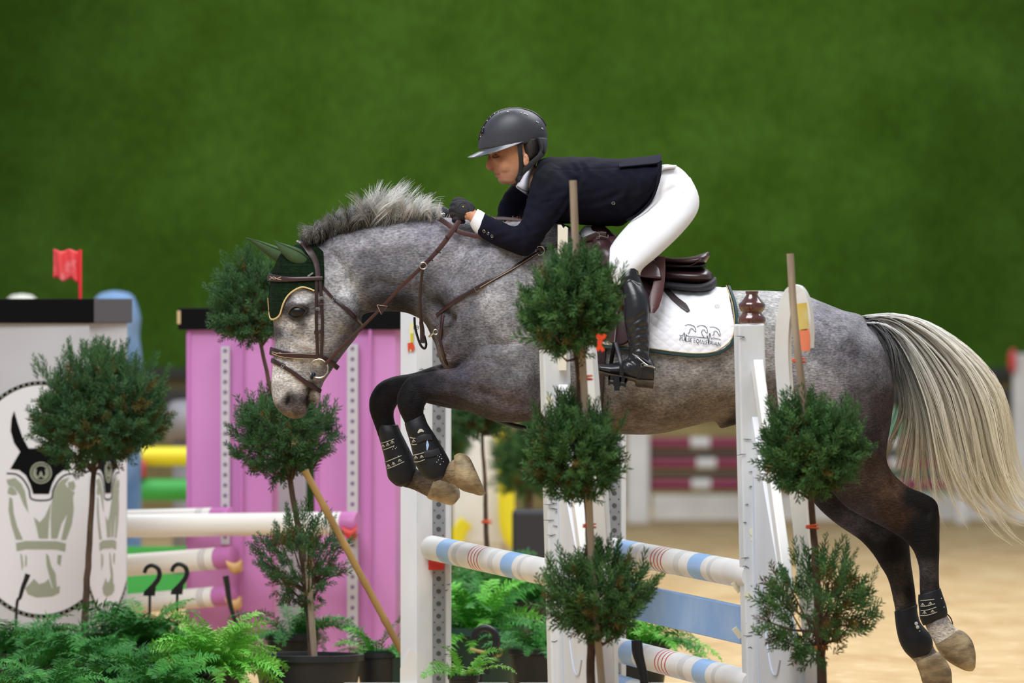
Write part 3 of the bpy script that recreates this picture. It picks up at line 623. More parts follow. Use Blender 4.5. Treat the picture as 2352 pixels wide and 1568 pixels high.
# breastplate / martingale
bp = empty('breastplate', P(1040, 720, 0), 'brown leather breastplate with rein rings on the horse\'s chest', 'breastplate')
g = G(); strap(g, TB, [(1240,578),(1205,600),(1150,632),(1095,662),(1045,692),(1004,724)], [8,8,9,9,10,7], .002, .005, both=True); obj('shoulder_strap', g, leather, bp)
g = G(); strap(g, TB, [(1236,583),(1200,604),(1150,635),(1105,659)], 1.4, .0075, .001); obj('stitching', g, thread, bp)
g = G(); strap(g, TB, [(1244,574),(1262,570),(1290,562),(1320,545)], 6, .002, .005, both=True); strap(g, TB, [(1240,570),(1236,552),(1228,535),(1222,524)], 6, .002, .005, both=True); obj('saddle_strap', g, leather, bp)
g = G(); strap(g, TB, [(1018,722),(1016,745),(1013,775),(1016,800),(1027,835)], [8,8,9,11,12], .002, .005, both=True); obj('chest_strap', g, leather, bp)
g = G(); wrap(g, TB, (1220,420), (1200,985), 10, .002, .006, 150, 210, 20); g.tube([P(1098,941,0), P(1135,962,0), P(1180,977,0), P(1215,986,0)], [.007,.008,.009,.01], 8); obj('belly_strap', g, blackl, bp)
g = G(); ring(g, cast(TB,1240,575)[0]+Vector((0,-.008,0)), .016, .0025); ring(g, cast(TB,1214,575)[0]+Vector((0,-.008,0)), .009, .002); ring(g, cast(TB,1004,762)[0]+Vector((-.005,-.012,0)), .009, .0022)
g.tube([P(985,774,-.05), P(992,768,-.055), P(1000,763,-.06)], [.003,.006,.003], 8); g.tube([P(1006,765,-.065), P(1010,775,-.06), P(1014,783,-.06)], .003, 6); obj('clip', g, steel, bp)
buckle(TB, 1096, 662, 8, 12, -30, 'buckle', bp)
g = G(); flat(g, [(972,614,-.165),(968,640,-.15),(965,680,-.13),(966,720,-.10),(968,745,-.08)], [7,6,6,7,8]); flat(g, [(967,738,-.07),(970,760,-.06),(970,788,-.06)], [9,11,11], push=False); fk = obj('martingale_fork', g, leather, bp)
g = G(); ring(g, P(972,610,-.178), .0125, .0025); obj('rein_ring', g, steel, fk)
g = G(); g.tube([P(x_, y_, -.03) for x_, y_ in cr([(952,728),(953,748),(958,770),(966,792),(975,800),(979,790),(974,770)], 5)], .0045, 8); obj('neoprene_stop', g, blackl, bp)
buckle(TB, 968, 738, 10, 7, 0, 'buckle', bp, .03)

# saddle pad
pad = empty('saddle_pad', P(1600, 820, 0), 'white quilted saddle pad with green binding under the brown saddle', 'saddle pad')
padm = mat('white_quilt', 'f4f3f8', .85, bump=.15, bscale=220)
def quilt(U, V):
    a = (U+V*1.35)/27; b = (U-V*1.35)/27
    return .0026*np.minimum(np.abs(np.sin(a*math.pi)), np.abs(np.sin(b*math.pi)))**.6
g = G()
for far in (False, True):
    patch(g, TB, [(1318,585),(1345,608),(1400,638),(1480,662),(1540,668),(1600,670),(1650,671),(1671,671)], [(1322,790),(1400,796),(1480,803),(1540,811),(1600,816),(1645,811),(1674,795),(1688,770)], 150, 70, .008, .010, far, dis=quilt)
TP = None; qp = obj('quilted_cloth', g, padm, pad, angle=180); TP = bvh(g)
edge = [(1674,670),(1682,690),(1689,716),(1691,750),(1684,782),(1664,803),(1636,814),(1595,817),(1540,812),(1480,804),(1400,797),(1330,791)]
g = G(); strap(g, TB, edge, 8, .006, .018, both=True, sub=10, smooth=4); obj('binding', g, mat('green_binding', '1c3a3a', .7, bump=.4, bscale=250), pad, label='dark green edge binding')
g = G(); strap(g, TB, [(x_-(6 if x_ > 1660 else 1), y_-(5 if x_ < 1665 else 1)) for x_, y_ in edge], 2, .019, .004, both=True, sub=10, smooth=4); obj('piping', g, mat('tan_piping', 'b39a6c', .7), pad)
g = G()     # pad front standing up over the withers
g.loft([(1333,530,1322,592,.07,0),(1345,518,1345,600,.10,0),(1365,520,1370,610,.12,0)], 5, 24); obj('wither_flap', g, padm, pad)
ink = mat('logo_thread', '35404c', .7)
def project(v2, f, T, off=.0045):
    g = G(); vv = []
    for x_, y_ in v2: h = cast(T, x_, y_); vv.append(h[0]+h[1]*off+Vector((0,-.0015,0)))
    g.add(vv, f); return g
tv, tf = text_mesh('PULSE EQUESTRIAN', 16.5, res=2); a = math.radians(8)
sx_ = 95/ (max(p[0] for p in tv)-min(p[0] for p in tv))
obj('lettering', project([(1608+p[0]*sx_*math.cos(a)+p[1]*math.sin(a)*.9, 785+p[0]*sx_*math.sin(a)-p[1]*math.cos(a)*.82) for p in tv], tf, TP), ink, pad, fixn=False, smooth=False)
g = G(); u = lambda q: [(1150+a_/3.408, 560+b_/3.408) for a_, b_ in q]
for q in ([(1400,715),(1425,718),(1438,690),(1442,770),(1452,705),(1462,725),(1600,735),(1612,740),(1618,715),(1626,795),(1634,690),(1646,745),(1660,735),(1720,750)],
          [(1440,640),(1475,633),(1505,640),(1520,655),(1528,690),(1515,685),(1500,665),(1480,668),(1478,690),(1465,705)], [(1535,655),(1560,640),(1590,640),(1612,660),(1618,695),(1605,695),(1590,672),(1575,680),(1572,700),(1590,735)],
          [(1635,655),(1665,652),(1695,665),(1710,680),(1716,715),(1705,712),(1690,685),(1668,690),(1670,705),(1655,720)]):
    strap(g, TP, u(q), 1.15, .003, .001, sub=4, smooth=2)
obj('horse_outline', g, ink, pad)
g = G(); c, n_ = cast(TP, 1647, 704); ring(g, c+n_*.002, .008, .0007, n_, 20, k=5); g.tube([c+n_*.003+Vector((-.003,0,-.003)), c+n_*.003+Vector((0,0,.003)), c+n_*.003+Vector((.004,0,-.003))], .0008, 5); obj('round_badge', g, mat('grey_thread', '8b8a90', .7), pad)

# saddle
sd = empty('jumping_saddle', P(1520, 660, 0), 'brown leather jumping saddle with a raised cantle under the rider', 'saddle')
sad = mat('saddle_leather', '42282b', .3, col2='321c1f', scale=4, bump=.06, bscale=130, spec=.55)
sadr = mat('saddle_leather_red', '4d2320', .35, col2='3a1a1a', scale=4, bump=.06, bscale=130)
g = G(); g.loft([(1340,536,1335,590,.05,0),(1352,522,1350,606,.085,0),(1380,515,1380,620,.10,0),(1415,540,1412,640,.10,0),(1460,568,1455,650,.11,0),(1510,583,1510,612,.135,0),(1550,589,1550,610,.165,0),(1590,586,1588,612,.185,0),(1612,580,1608,611,.18,0),(1626,576,1618,606,.15,0),(1632,582,1624,596,.09,0)], 6, 36, e=2.6)
V_ = np.array(g.v); xx, yy = PX(V_)   # hollow the seat along the middle
k = np.exp(-((xx-1560)/60)**2)*np.exp(-(V_[:, 1]/.08)**2)*(yy < 600); V_[:, 2] -= k*.016; g.v = [tuple(q) for q in V_]
obj('seat', g, sad, sd, angle=180)
g = G(); c_ = [(1528,606),(1560,610),(1588,609),(1610,595),(1627,580)]
g.tube([P(x_, y_, -w_) for (x_, y_), w_ in zip(cr(c_, 6), np.interp(np.linspace(0,1,25), [0,.3,.7,1], [.15,.176,.19,.14]))], .0018, 6); obj('seat_piping', g, sadr, sd)
g = G(); g.loft([(1500,600,1500,618,.15,0),(1550,606,1550,618,.175,0),(1600,606,1600,617,.19,0),(1620,603,1619,614,.16,0)], 5, 30); obj('cantle_band', g, blackl, sd)
g = G(); g.loft([(1380,570,1385,640,.12,0),(1440,590,1440,650,.14,0),(1490,610,1490,655,.15,0),(1540,614,1540,652,.18,0),(1590,616,1590,656,.195,0),(1618,616,1620,655,.185,0),(1632,624,1632,648,.14,0),(1638,632,1637,640,.06,0)], 6, 36, e=2.4); obj('panel', g, sad, sd, angle=180)
g = G(); g.loft([(1490,636,1490,665,.17,0),(1545,645,1540,668,.20,0),(1600,648,1596,674,.21,0),(1630,640,1626,672,.19,0),(1643,636,1640,664,.13,0),(1646,645,1645,655,.05,0)], 6, 36, e=2.6); obj('half_pad', g, darkp, sd, angle=180)
for far in (False, True):
    g = G(); patch(g, TB, [(1330,575),(1370,590),(1430,620),(1516,640)], [(1332,690),(1390,775),(1440,790),(1500,712)], 40, 30, .022, .012, far, sm=6); obj('flap', g, sad, sd, angle=180)
    s = 1 if far else -1
    g = G(); g.loft([(1362,545,1400,550,.03,s*.17),(1358,575,1410,580,.045,s*.25),(1352,610,1408,618,.045,s*.29),(1356,640,1400,650,.035,s*.30),(1362,660,1392,668,.015,s*.30)], 5, 20); obj('knee_block', g, sad, sd, angle=180)
    g = G(); g.loft([(1335,545,1480,540,.05,s*.12),(1330,575,1500,590,.05,s*.18),(1335,600,1515,615,.03,s*.24),(1350,625,1520,640,.02,s*.28)], 5, 24); obj('skirt', g, sad, sd, angle=180)
g = G()
for q, Y_ in (([(1515,590),(1516,615),(1514,645),(1508,680),(1498,718)], 0),): 
    pos = [tuple(P(x_, y_, Yv)) for (x_, y_), Yv in zip(cr(q, 5), np.linspace(-.20, -.345, 21))]
    band(g, np.array(pos), np.tile((0,-1,.1), (21,1)), np.gradient(np.array(pos), axis=0), np.interp(np.linspace(0,1,21), [0,.3,.7,.92,1], [24,24,26,22,10])/620, 0, .01)
obj('stirrup_leather', g, sadr, sd, label='red-brown stirrup leather end')
g = G(); pos = np.array([tuple(P(x_, y_, Yv)) for (x_, y_), Yv in zip(cr([(1504,600),(1506,640),(1496,680),(1484,714)], 5), np.linspace(-.21,-.335,16))]); band(g, pos, np.tile((0,-1,.1),(16,1)), np.gradient(pos, axis=0), 9/620, .008, .008); obj('leather_fold', g, sad, sd)
g = G(); strap(g, TP, [(1517,652),(1530,667),(1550,688),(1570,704),(1581,716)], [14,15,16,17,8], .002, .006); obj('billet_strap', g, mat('billet_leather', '2f2426', .45, bump=.3, bscale=120), sd)
g = G(); wrap(g, TB, (1372,610), (1352,996), 58, .004, .014, 60, 300, 60); obj('girth', g, mat('girth_leather', '2a191c', .45, bump=.3, bscale=90), sd)
g = G(); flat(g, [(1330,556,-.17),(1350,546,-.18),(1374,537,-.19),(1392,538,-.2)], 10, push=False); obj('girth_strap', g, leather, sd)
g = G(); c = P(1374,538,-.215); g.tube([c+Vector((-.012,0,.01)), c+Vector((.004,0,.004)), c+Vector((.004,0,-.014)), c+Vector((-.008,0,-.014))], .0022, 6); g.tube([c+Vector((.004,0,-.004)), c+Vector((.022,0,-.008)), c+Vector((.036,0,-.012)), c+Vector((.036,0,-.002))], .002, 6); obj('snap_hook', g, steel, sd)
for s in (-1, 1):
    Y_ = s*.385; ir = mat('stirrup_black', '1c1c20', .35, metal=.3)
    g = G(); g.tube([P(1440,650,s*.30), P(1418,720,s*.335), P(1412,790,Y_)], [.006,.006,.005], 8); lt = obj('hanging_leather', g, leather, sd)
    g = G()
    for q in ([(1414,786,Y_),(1421,800,Y_-s*-.05),(1426,830,Y_+s*.055),(1428,862,Y_+s*.06)], [(1412,786,Y_),(1406,802,Y_-s*.04),(1404,830,Y_-s*.055),(1402,862,Y_-s*.06)]):
        p_ = np.array([tuple(P(*z_)) for z_ in cr([q[0], q[2], q[3]], 6)]); band(g, p_, np.tile((0,-1,0),(len(p_),1)), np.gradient(p_, axis=0), .015, 0, .007)
    st_ = obj('stirrup_iron', g, ir, sd)
    g = G(); a_ = P(1398,864,Y_); b_ = P(1442,872,Y_); g.beam(a_, b_, .13, .012, (0,1,0)); g.beam(P(1416,862,Y_-.068), P(1417,897,Y_-.068), .008, .020, (0,1,0)); g.beam(P(1398,866,Y_-.062), P(1440,874,Y_-.062), .012, .016, (0,1,0)); g.beam(P(1397,878,Y_-.062), P(1436,884,Y_-.062), .010, .010, (0,1,0))
    for t in (0,1,2,3): g.beam(P(1399+t*13,862+t*2,Y_-.064), P(1399+t*12,884+t*1.6,Y_-.064), .008, .008, (0,1,0))
    obj('tread', bev := g, ir, st_)

# leg boots
bootm = mat('boot_neoprene', '17171a', .5, col2='1d1d21', scale=20, bump=.15, bscale=160, spec=.25)
lin_ = mat('silver_line', 'b9b4a4', .5)
def legboot(name, label, st, lines, group, extra=None, Y=-.165):
    r = empty(name, P((st[-1][0]+st[-1][2])/2, (st[-1][1]+st[-1][3])/2, Y), label, 'leg boot', group)
    g = G(); g.loft(st, 6, 28, e=2.2); s_ = obj('shell', g, bootm, r, angle=180); T = bvh(g)
    far = False
    for k_, (q, w) in enumerate(lines):
        h = G(); strap(h, T, q, w, .001, .002, sub=5, smooth=1); obj('strap_edge', h, lin_, r)
    if extra: extra(r, T)
    return r, T
def chev(r, T, cs, sc=4, ang=-12):
    sc = min(sc, 3.8)
    g = G(); a = math.radians(ang)
    for cx, cy in cs:
        for q in ([(-1,.8),(0,-.8),(1,.8)], [(0,-.6),(0,1)]):
            strap(g, T, [(cx+sc*(p_[0]*math.cos(a)-p_[1]*math.sin(a)), cy+sc*(p_[0]*math.sin(a)+p_[1]*math.cos(a))) for p_ in q], 1.3, .002, .0015, sub=2, smooth=0)
    obj('chevron_pattern', g, lin_, r)
def dots(r, T, cs, rad=.0016, name='rhinestone', m=None):
    g = G()
    for cx, cy in cs: c, n_ = cast(T, cx, cy); g.ball(c+n_*.001, rad, 8)
    obj(name, g, m or mat('white_speck', 'e8e6e2', .4), r)
def ex1(r, T):
    chev(r, T, [(951,1012),(956,1050),(969,1048)]); dots(r, T, [(1005,1046),(1009,1049),(1012,1044),(1007,1056),(1014,1053),(1018,1060),(1003,1061),(1011,1066),(994,1042),(972,1005)])
    g = G(); T2 = T; strap(g, T, [(981,1012),(982,1022),(981,1034)], [2,7,2], .001, .002); obj('badge', g, mat('blue_white_badge', '9dbad8', .4), r, label='oval blue and white badge')
    g = G(); strap(g, T, [(960,994),(966,988),(973,991)], [3,8,3], .001, .002); obj('badge', g, lin_, r, label='silver half round badge')
    g = G(); strap(g, T, [(957,1011),(975,1004),(990,1004)], 14, .001, .004); strap(g, T, [(975,1043),(992,1041),(1008,1036)], 15, .001, .004); obj('strap_tab', g, mat('tab_black', '1c1c20', .45), r)
FB = 'tendon boots on the forelegs'
legboot('tendon_boot', 'black tendon boot with blue oval badge on the near foreleg', [(929,972,974,950,.034,-.165),(933,988,982,972,.045,-.165),(940,1010,996,994,.048,-.165),(946,1034,1012,1020,.051,-.165),(951,1058,1026,1044,.054,-.165),(962,1080,1033,1062,.056,-.165),(980,1100,1026,1086,.05,-.165),(998,1106,1018,1098,.03,-.165)],
        [([(943,1004),(950,1006),(958,1006)],1.6),([(946,1019),(951,1021),(958,1020)],1.6),([(949,1045),(960,1043),(974,1039)],1.6),([(951,1060),(962,1060),(976,1055)],1.6)], FB, ex1)
def ex2(r, T):
    chev(r, T, [(881,1024),(891,1020),(901,1015),(893,1069),(904,1064),(918,1057)], 5, -14); dots(r, T, [(904,1026),(908,1030),(902,1031),(911,1027),(915,1047)])
legboot('tendon_boot', 'black tendon boot with two silver patterned straps on the far foreleg', [(866,975,914,975,.034,.165),(869,992,920,990,.045,.165),(875,1020,931,1012,.048,.165),(882,1048,943,1036,.05,.165),(887,1076,953,1058,.054,.165),(892,1098,956,1074,.054,.165),(908,1114,952,1098,.048,.165),(922,1118,940,1110,.03,.165)],
        [([(872,1018),(886,1015),(905,1008)],1.6),([(877,1033),(890,1030),(906,1023)],1.6),([(883,1062),(898,1056),(922,1046)],1.6),([(887,1077),(902,1072),(928,1060)],1.6)], FB, ex2, .165)
def ex3(r, T):
    chev(r, T, [(2120,1388),(2137,1385),(2124,1406),(2142,1403)], 4, -5); dots(r, T, [(2162,1374),(2168,1394)], .002)
    g = G(); g.tube([P(x_, y_, -.15) for x_, y_ in cr([(2176,1410),(2184,1420),(2188,1434),(2185,1445)],4)], .0022, 6); obj('loose_cord', g, bootm, r)
legboot('fetlock_boot', 'black fetlock boot with four silver lines on the near hind leg', [(2109,1366,2160,1350,.036,-.15),(2109,1382,2166,1368,.041,-.15),(2111,1402,2174,1392,.043,-.15),(2113,1420,2176,1412,.042,-.15),(2120,1436,2168,1418,.034,-.15)],
        [([(2115,1379),(2128,1378),(2146,1376)],1.5),([(2116,1392),(2130,1391),(2148,1386)],1.5),([(2116,1402),(2132,1400),(2150,1394)],1.5),([(2115,1413),(2132,1412),(2152,1405)],1.5)], 'fetlock boots on the hind legs', ex3, -.15)
def ex4(r, T): dots(r, T, [(2104,1432),(2107,1440)], .0075, 'round_badge', mat('pale_badge', 'c2c2c4', .4)); dots(r, T, [(2112,1449)], .002)
legboot('fetlock_boot', 'black fetlock boot with grey round badge on the far hind leg', [(2054,1404,2107,1388,.036,.14),(2056,1424,2108,1412,.041,.14),(2059,1446,2116,1432,.044,.14),(2066,1474,2136,1456,.05,.14),(2078,1496,2143,1478,.05,.14),(2094,1512,2140,1498,.04,.14)], [], 'fetlock boots on the hind legs', ex4, .14)
# ---------------------------------------------------------------- rider
skin = mat('skin', 'c08a68', .5, attr=True, bump=.2, bscale=160, spec=.35, mulnoise=[(30,(1,1,1),.94,1.05)])
B = G()
B.loft([(1152,272,1212,272,.055,0),(1130,300,1240,298,.074,0),(1123,330,1248,325,.078,0),(1123,346,1246,346,.077,0),(1126,357,1240,362,.075,0),(1130,370,1232,376,.071,0),(1134,384,1224,390,.066,0),(1138,396,1216,402,.059,0),(1141,407,1206,412,.052,0),(1145,416,1192,422,.044,0),(1152,422,1172,424,.026,0)], 5, 32, e=2.15)
B.loft([(1123,352,1140,352,.010,0),(1121,362,1142,362,.011,0),(1118,371,1144,371,.013,0),(1115.5,379,1144,379,.016,0),(1117,386,1144,386,.019,0),(1124,391,1144,391,.016,0),(1132,393,1144,393,.008,0)], 4, 16)
for q, r_ in (((1141.5,398.5,0),(.012,.019,.0048)), ((1143.5,404.5,0),(.012,.017,.0052)), ((1154,415.5,0),(.013,.020,.012)), ((1126,347,0),(.012,.05,.010)), ((1166,378,-.044),(.036,.024,.036)), ((1166,378,.044),(.036,.024,.036)),
              ((1127,387,-.011),(.009,.007,.006)), ((1127,387,.011),(.009,.007,.006)), ((1136,362,-.034),(.012,.013,.011)), ((1136,362,.034),(.012,.013,.011))):
    c = P(*q); B.ball(c, r_, 14)
for s in (-1, 1):    # ears
    c = P(1208, 368, 0); B.ball((c.x, s*.078, c.z+.0), (.013, .009, .024), 16)
B.loft([(1168,410,1225,372,.05,0),(1182,425,1234,385,.055,0),(1200,440,1248,398,.062,0),(1225,450,1275,385,.09,0),(1285,480,1300,382,.15,0),(1380,480,1390,385,.15,0),(1450,460,1475,388,.14,0),(1500,455,1535,405,.13,0),(1510,480,1575,440,.11,0)], 4, 26)
SN = [(1245,385,1310,430,.06,-.13),(1222,465,1282,498,.052,-.215),(1205,515,1243,550,.045,-.24),(1172,522,1180,572,.04,-.235),(1120,500,1108,540,.033,-.18),(1096,484,1082,512,.026,-.158),(1084,478,1072,504,.026,-.152),(1066,464,1056,504,.022,-.15)]
B.loft(SN, 4, 18); B.loft([(1230,400,1270,430,.055,.13),(1170,455,1212,480,.05,.2),(1152,505,1175,530,.045,.2),(1090,512,1095,535,.035,.15),(1045,500,1045,520,.026,.1),(1025,487,1025,502,.02,.085)], 4, 18)
for s in (-1, 1):
    B.loft([(1520,470,1560,430,.08,s*.06),(1475,515,1545,510,.07,s*.16),(1425,580,1490,575,.05,s*.25),(1420,620,1455,620,.04,s*.29),(1448,700,1476,700,.035,s*.345),(1455,790,1482,790,.026,s*.372),(1455,825,1488,845,.026,s*.384),(1410,842,1412,856,.022,s*.384),(1385,842,1385,850,.014,s*.384)], 4, 18)
R = remesh(B, .0037, 5)
v = R.v; x, y = PX(v); nrm = vnorm(v, R.f)
dent([(1133,358),(1140,356),(1148,358)], 5, .006, 1); dent([(1134,401),(1141,400.5),(1147,402)], 1.6, .0035, 0); dent([(1138,409),(1144,410)], 3, .002, 0); dent([(1130,394),(1140,393)], 2.5, .002, 1)
dent([(1206,362),(1212,372)], 3, .006, 1); R.v = v; x, y = PX(v)
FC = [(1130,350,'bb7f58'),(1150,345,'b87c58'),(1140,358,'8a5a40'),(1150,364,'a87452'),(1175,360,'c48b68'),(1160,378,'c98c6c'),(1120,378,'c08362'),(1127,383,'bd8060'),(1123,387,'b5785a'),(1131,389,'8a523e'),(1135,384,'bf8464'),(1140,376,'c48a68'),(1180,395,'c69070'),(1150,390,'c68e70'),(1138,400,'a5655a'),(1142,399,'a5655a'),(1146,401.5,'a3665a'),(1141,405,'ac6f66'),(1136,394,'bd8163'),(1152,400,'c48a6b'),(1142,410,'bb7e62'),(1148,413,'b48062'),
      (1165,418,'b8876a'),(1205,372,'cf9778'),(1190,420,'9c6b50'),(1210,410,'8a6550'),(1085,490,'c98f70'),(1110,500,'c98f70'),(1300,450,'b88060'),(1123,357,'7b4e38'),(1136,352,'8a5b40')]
pc = P(1430, 880, 0)
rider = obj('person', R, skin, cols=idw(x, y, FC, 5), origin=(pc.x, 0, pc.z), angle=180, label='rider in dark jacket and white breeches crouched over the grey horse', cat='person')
TR = bvh(R)
for s in (-1, 1):
    g = G(); c = P(1139, 359, 0); h = cast(TR, 1140, 358.5, s > 0)[0]; g.ball((h.x, h.y-s*.004, h.z), (.011, .009, .0065), 16); e = obj('eye', g, mat('lowered_eyelid', '8a563c', .5), rider)
    g = G(); strap(g, TR, [(1133,361),(1139,362.5),(1147,360.5)], 1.6, .003, .002, s > 0, sub=4); obj('eyelashes', g, mat('lash_brown', '2a1a12', .7), e)
    g = G(); strap(g, TR, [(1131,350),(1139,348.5),(1150,351)], 2.6, .0002, .0014, s > 0, sub=4); obj('eyebrow', g, mat('brow_brown', '94654a', .8), rider)
g = G(); g.loft([(1186,322,1248,318,.086,0),(1190,336,1247,336,.090,0),(1196,350,1243,352,.090,0),(1203,362,1236,362,.087,0),(1214,370,1230,370,.07,0)], 5, 30); obj('hair', g, mat('dark_hair', '1c1310', .6, bump=.8, bscale=120, stretch=(1,1,.2)), rider, angle=180)
# helmet
helm = mat('helmet_matt', '33343c', .48, bump=.03, bscale=300, spec=.5); hdark = mat('helmet_dark', '1c1b20', .5); gloss = mat('helmet_gloss', '2a252c', .22)
g = G(); g.loft([(1103,344,1254,326,.090,0),(1098,342,1256,322,.099,0),(1100,322,1257,306,.102,0),(1105,302,1253,288,.101,0),(1116,281,1243,272,.093,0),(1132,264,1226,259,.077,0),(1150,254,1208,252,.054,0),(1168,250,1194,249,.028,0),(1180,249,1184,249,.004,0)], 6, 44)
hm = obj('helmet', g, helm, rider, angle=180); TH = bvh(g)
g = G(); q = cr([(1101,322),(1104,302),(1115,281),(1131,264),(1150,254),(1180,249),(1210,253),(1228,261),(1243,274),(1252,290)], 5)
pos = []; nor = []
for a_, b_ in q:
    h = TH.find_nearest(P(a_, b_, 0)); pos.append(tuple(h[0]*1.0)); nor.append(((a_-1178), 0, -(b_-300)))
pos = smooth_rows(pos, 3); nor = np.array(nor, float); nor /= np.linalg.norm(nor, axis=1)[:, None]; band(g, pos, nor, np.gradient(pos, axis=0), np.interp(np.linspace(0,1,len(pos)), [0,.1,.5,.9,1], [.02,.036,.044,.036,.02]), -.002, .006); obj('centre_strip', g, gloss, hm, angle=180)
crs = [(1104,304),(1108,300),(1106,308),(1109,306),(1105,311),(1112,290),(1120,275),(1122,272),(1127,267),(1137,259),(1146,256),(1165,254.5),(1168,254.5),(1197,257),(1205,259),(1208,260),(1211,262),(1232,277),(1235,279),(1244,292),(1246,294)]
g = G()
for a_, b_ in crs: h = cast(TH, a_, b_+2.5); g.ball(h[0]+h[1]*.002, .0021, 8)
obj('crystal', g, mat('crystal', 'f4f4f6', .1, metal=.6), hm)
g = G(); h = cast(TH, 1109, 304); ring(g, h[0]+h[1]*.004, .008, .003, h[1]); ring(g, cast(TH,1110,297)[0]+h[1]*.004, .005, .0025, h[1]); obj('emblem', g, mat('emblem_black', '0b0b0d', .15), hm)
g = G(); nu, nv = 60, 8; vv = []; top = []
for i in range(nu):
    ph = math.radians(-112+224*i/(nu-1)); fade = max(0, 1-(abs(ph)/math.radians(112))**2.2)
    for k_, dz in ((0, .0), (1, -.006)):
        for j in range(nv):
            t = j/(nv-1); A_ = 76+28*fade*t; Bx = .0985+.014*fade*t
            px_ = 1178-A_*math.cos(ph); Y_ = -Bx*math.sin(ph); py_ = 353-(px_-1074)*.225+ (7+9*abs(math.sin(ph)))*t*fade; p_ = P(px_, py_, 0); vv.append((p_.x, Y_, p_.z+dz*(1-.7*t)))
f = []; st_ = 2*nv
for i in range(nu-1):
    for j in range(nv-1): a_ = i*st_+j; f.append((a_, a_+1, a_+st_+1, a_+st_)); f.append((a_+nv, a_+nv+st_, a_+nv+st_+1, a_+nv+1))
    a_ = i*st_; f.append((a_, a_+st_, a_+st_+nv, a_+nv)); f.append((a_+nv-1, a_+2*nv-1, a_+2*nv-1+st_, a_+nv-1+st_))
g.add(vv, f); obj('visor', g, mat('visor_grey', '4c505a', .3, spec=.7), hm, angle=50)
g = G(); g.loft([(1225,316,1257,318,.094,0),(1232,330,1258,332,.094,0),(1236,344,1255,348,.088,0),(1230,354,1249,358,.082,0)], 5, 36); obj('rear_shell', g, helm, hm, angle=180)
g = G()
for s in (-1, 1):
    for q, w_ in (([(1193,328,.086),(1195,350,.085),(1197,372,.079),(1196,392,.072),(1192,408,.062),(1184,420,.03)], .017), ([(1247,352,.086),(1232,366,.083),(1216,380,.078),(1203,393,.072),(1195,408,.06)], .02)):
        q = cr(q, 5); p_ = np.array([tuple(P(a_, b_, s*c_)) for a_, b_, c_ in q]); band(g, p_, np.tile((0,s,0),(len(p_),1)), np.gradient(p_, axis=0), w_, 0, .005)
g.tube([P(1184,420,-.03), P(1178,424,0), P(1184,420,.03)], .007, 8); g.ball(P(1196,408,-.066), (.013,.006,.02), 14); obj('harness', g, hdark, hm)
# jacket
navy = mat('navy_jacket', '141424', .85, col2='101019', scale=5, bump=.3, bscale=260, spec=.12)
J = G()
J.loft([(1236,368,1218,425,.080,0),(1245,363,1214,448,.125,0),(1263,360,1208,472,.17,0),(1290,361,1235,500,.20,0),(1330,359,1285,512,.205,0),(1380,362,1340,514,.195,0),(1430,365,1392,518,.19,0),(1475,363,1440,505,.19,0),(1505,364,1478,480,.185,0),(1516,370,1500,448,.18,0)], 5, 36, e=2.3)
J.loft([(1262,372,1325,412,.07,-.11),(1235,392,1322,440,.078,-.165),(1218,432,1306,470,.07,-.205),(1208,470,1285,502,.064,-.225),(1201,498,1262,530,.06,-.24),(1192,514,1240,562,.057,-.245),(1180,518,1210,588,.056,-.245),(1160,512,1168,578,.052,-.235),(1138,503,1140,564,.047,-.215),(1122,495,1116,553,.043,-.185),(1112,489,1095,540,.040,-.165)], 5, 28)
J.loft([(1222,395,1270,425,.065,.12),(1180,420,1246,452,.064,.18),(1156,450,1222,478,.06,.2),(1144,478,1198,505,.055,.21),(1140,500,1178,540,.05,.21),(1110,506,1118,545,.045,.18),(1070,504,1072,535,.04,.14)], 5, 24)
J.loft([(1300,440,1290,512,.10,0),(1350,440,1345,517,.13,0),(1400,440,1420,520,.15,0),(1440,430,1455,500,.16,0)], 4, 24)
R2 = remesh(J, .0065, 5); v = R2.v; x, y = PX(v); nrm = vnorm(v, R2.f)
FD = [([(1285,363),(1310,372),(1325,392)], 6, .007), ([(1312,361),(1332,372),(1345,395)], 6, .006), ([(1262,380),(1240,400),(1232,425)], 7, .006), ([(1325,415),(1310,450),(1278,500)], 7, .012), ([(1222,455),(1245,465),(1265,462)], 5, .005),
      ([(1215,475),(1240,486),(1262,490)], 5, .004), ([(1196,510),(1212,530),(1222,562)], 5, .006), ([(1184,508),(1192,540),(1198,570)], 5, .005), ([(1175,512),(1180,530)], 4, .004), ([(1440,400),(1450,430),(1435,470)], 7, .006), ([(1465,395),(1460,440),(1440,480)], 6, .005),
      ([(1400,480),(1430,490),(1460,470)], 6, .005), ([(1240,382),(1270,390),(1330,390),(1390,388),(1450,378),(1510,362)], 2.2, .0035), ([(1360,470),(1400,460),(1425,440)], 7, .005), ([(1340,490),(1380,500)], 6, .004), ([(1270,400),(1262,420)], 6, .005)]
for pl, wd, dep in FD: dent(pl, wd, dep, 1); dent([(a_+wd*1.6, b_+wd*.5) for a_, b_ in pl], wd*1.1, -dep*.6, 1)
v = v+nrm*(.0022*np.sin(x*.11+y*.05+3*np.sin(y*.07))*np.sin(y*.09-x*.03))[:, None]
R2.v = lap(v, R2.f, 2); jk = obj('jacket', R2, navy, rider, angle=180); TJ = bvh(R2)
g = G(); p_ = [(1430,366),(1470,362),(1500,358),(1517,355),(1515,368),(1519,372),(1500,372),(1450,378)]   # lifted tail vent
nu = 14; top_ = cr([(1420,367,.0),(1470,362,.0),(1500,359,.0),(1518,355,.0)], 5); rows = []
for a_, b_, _ in top_: rows.append([tuple(P(a_+abs(t)*2, b_+18*abs(t)**1.5, t*.16)) for t in np.linspace(-1, 1, nu)])
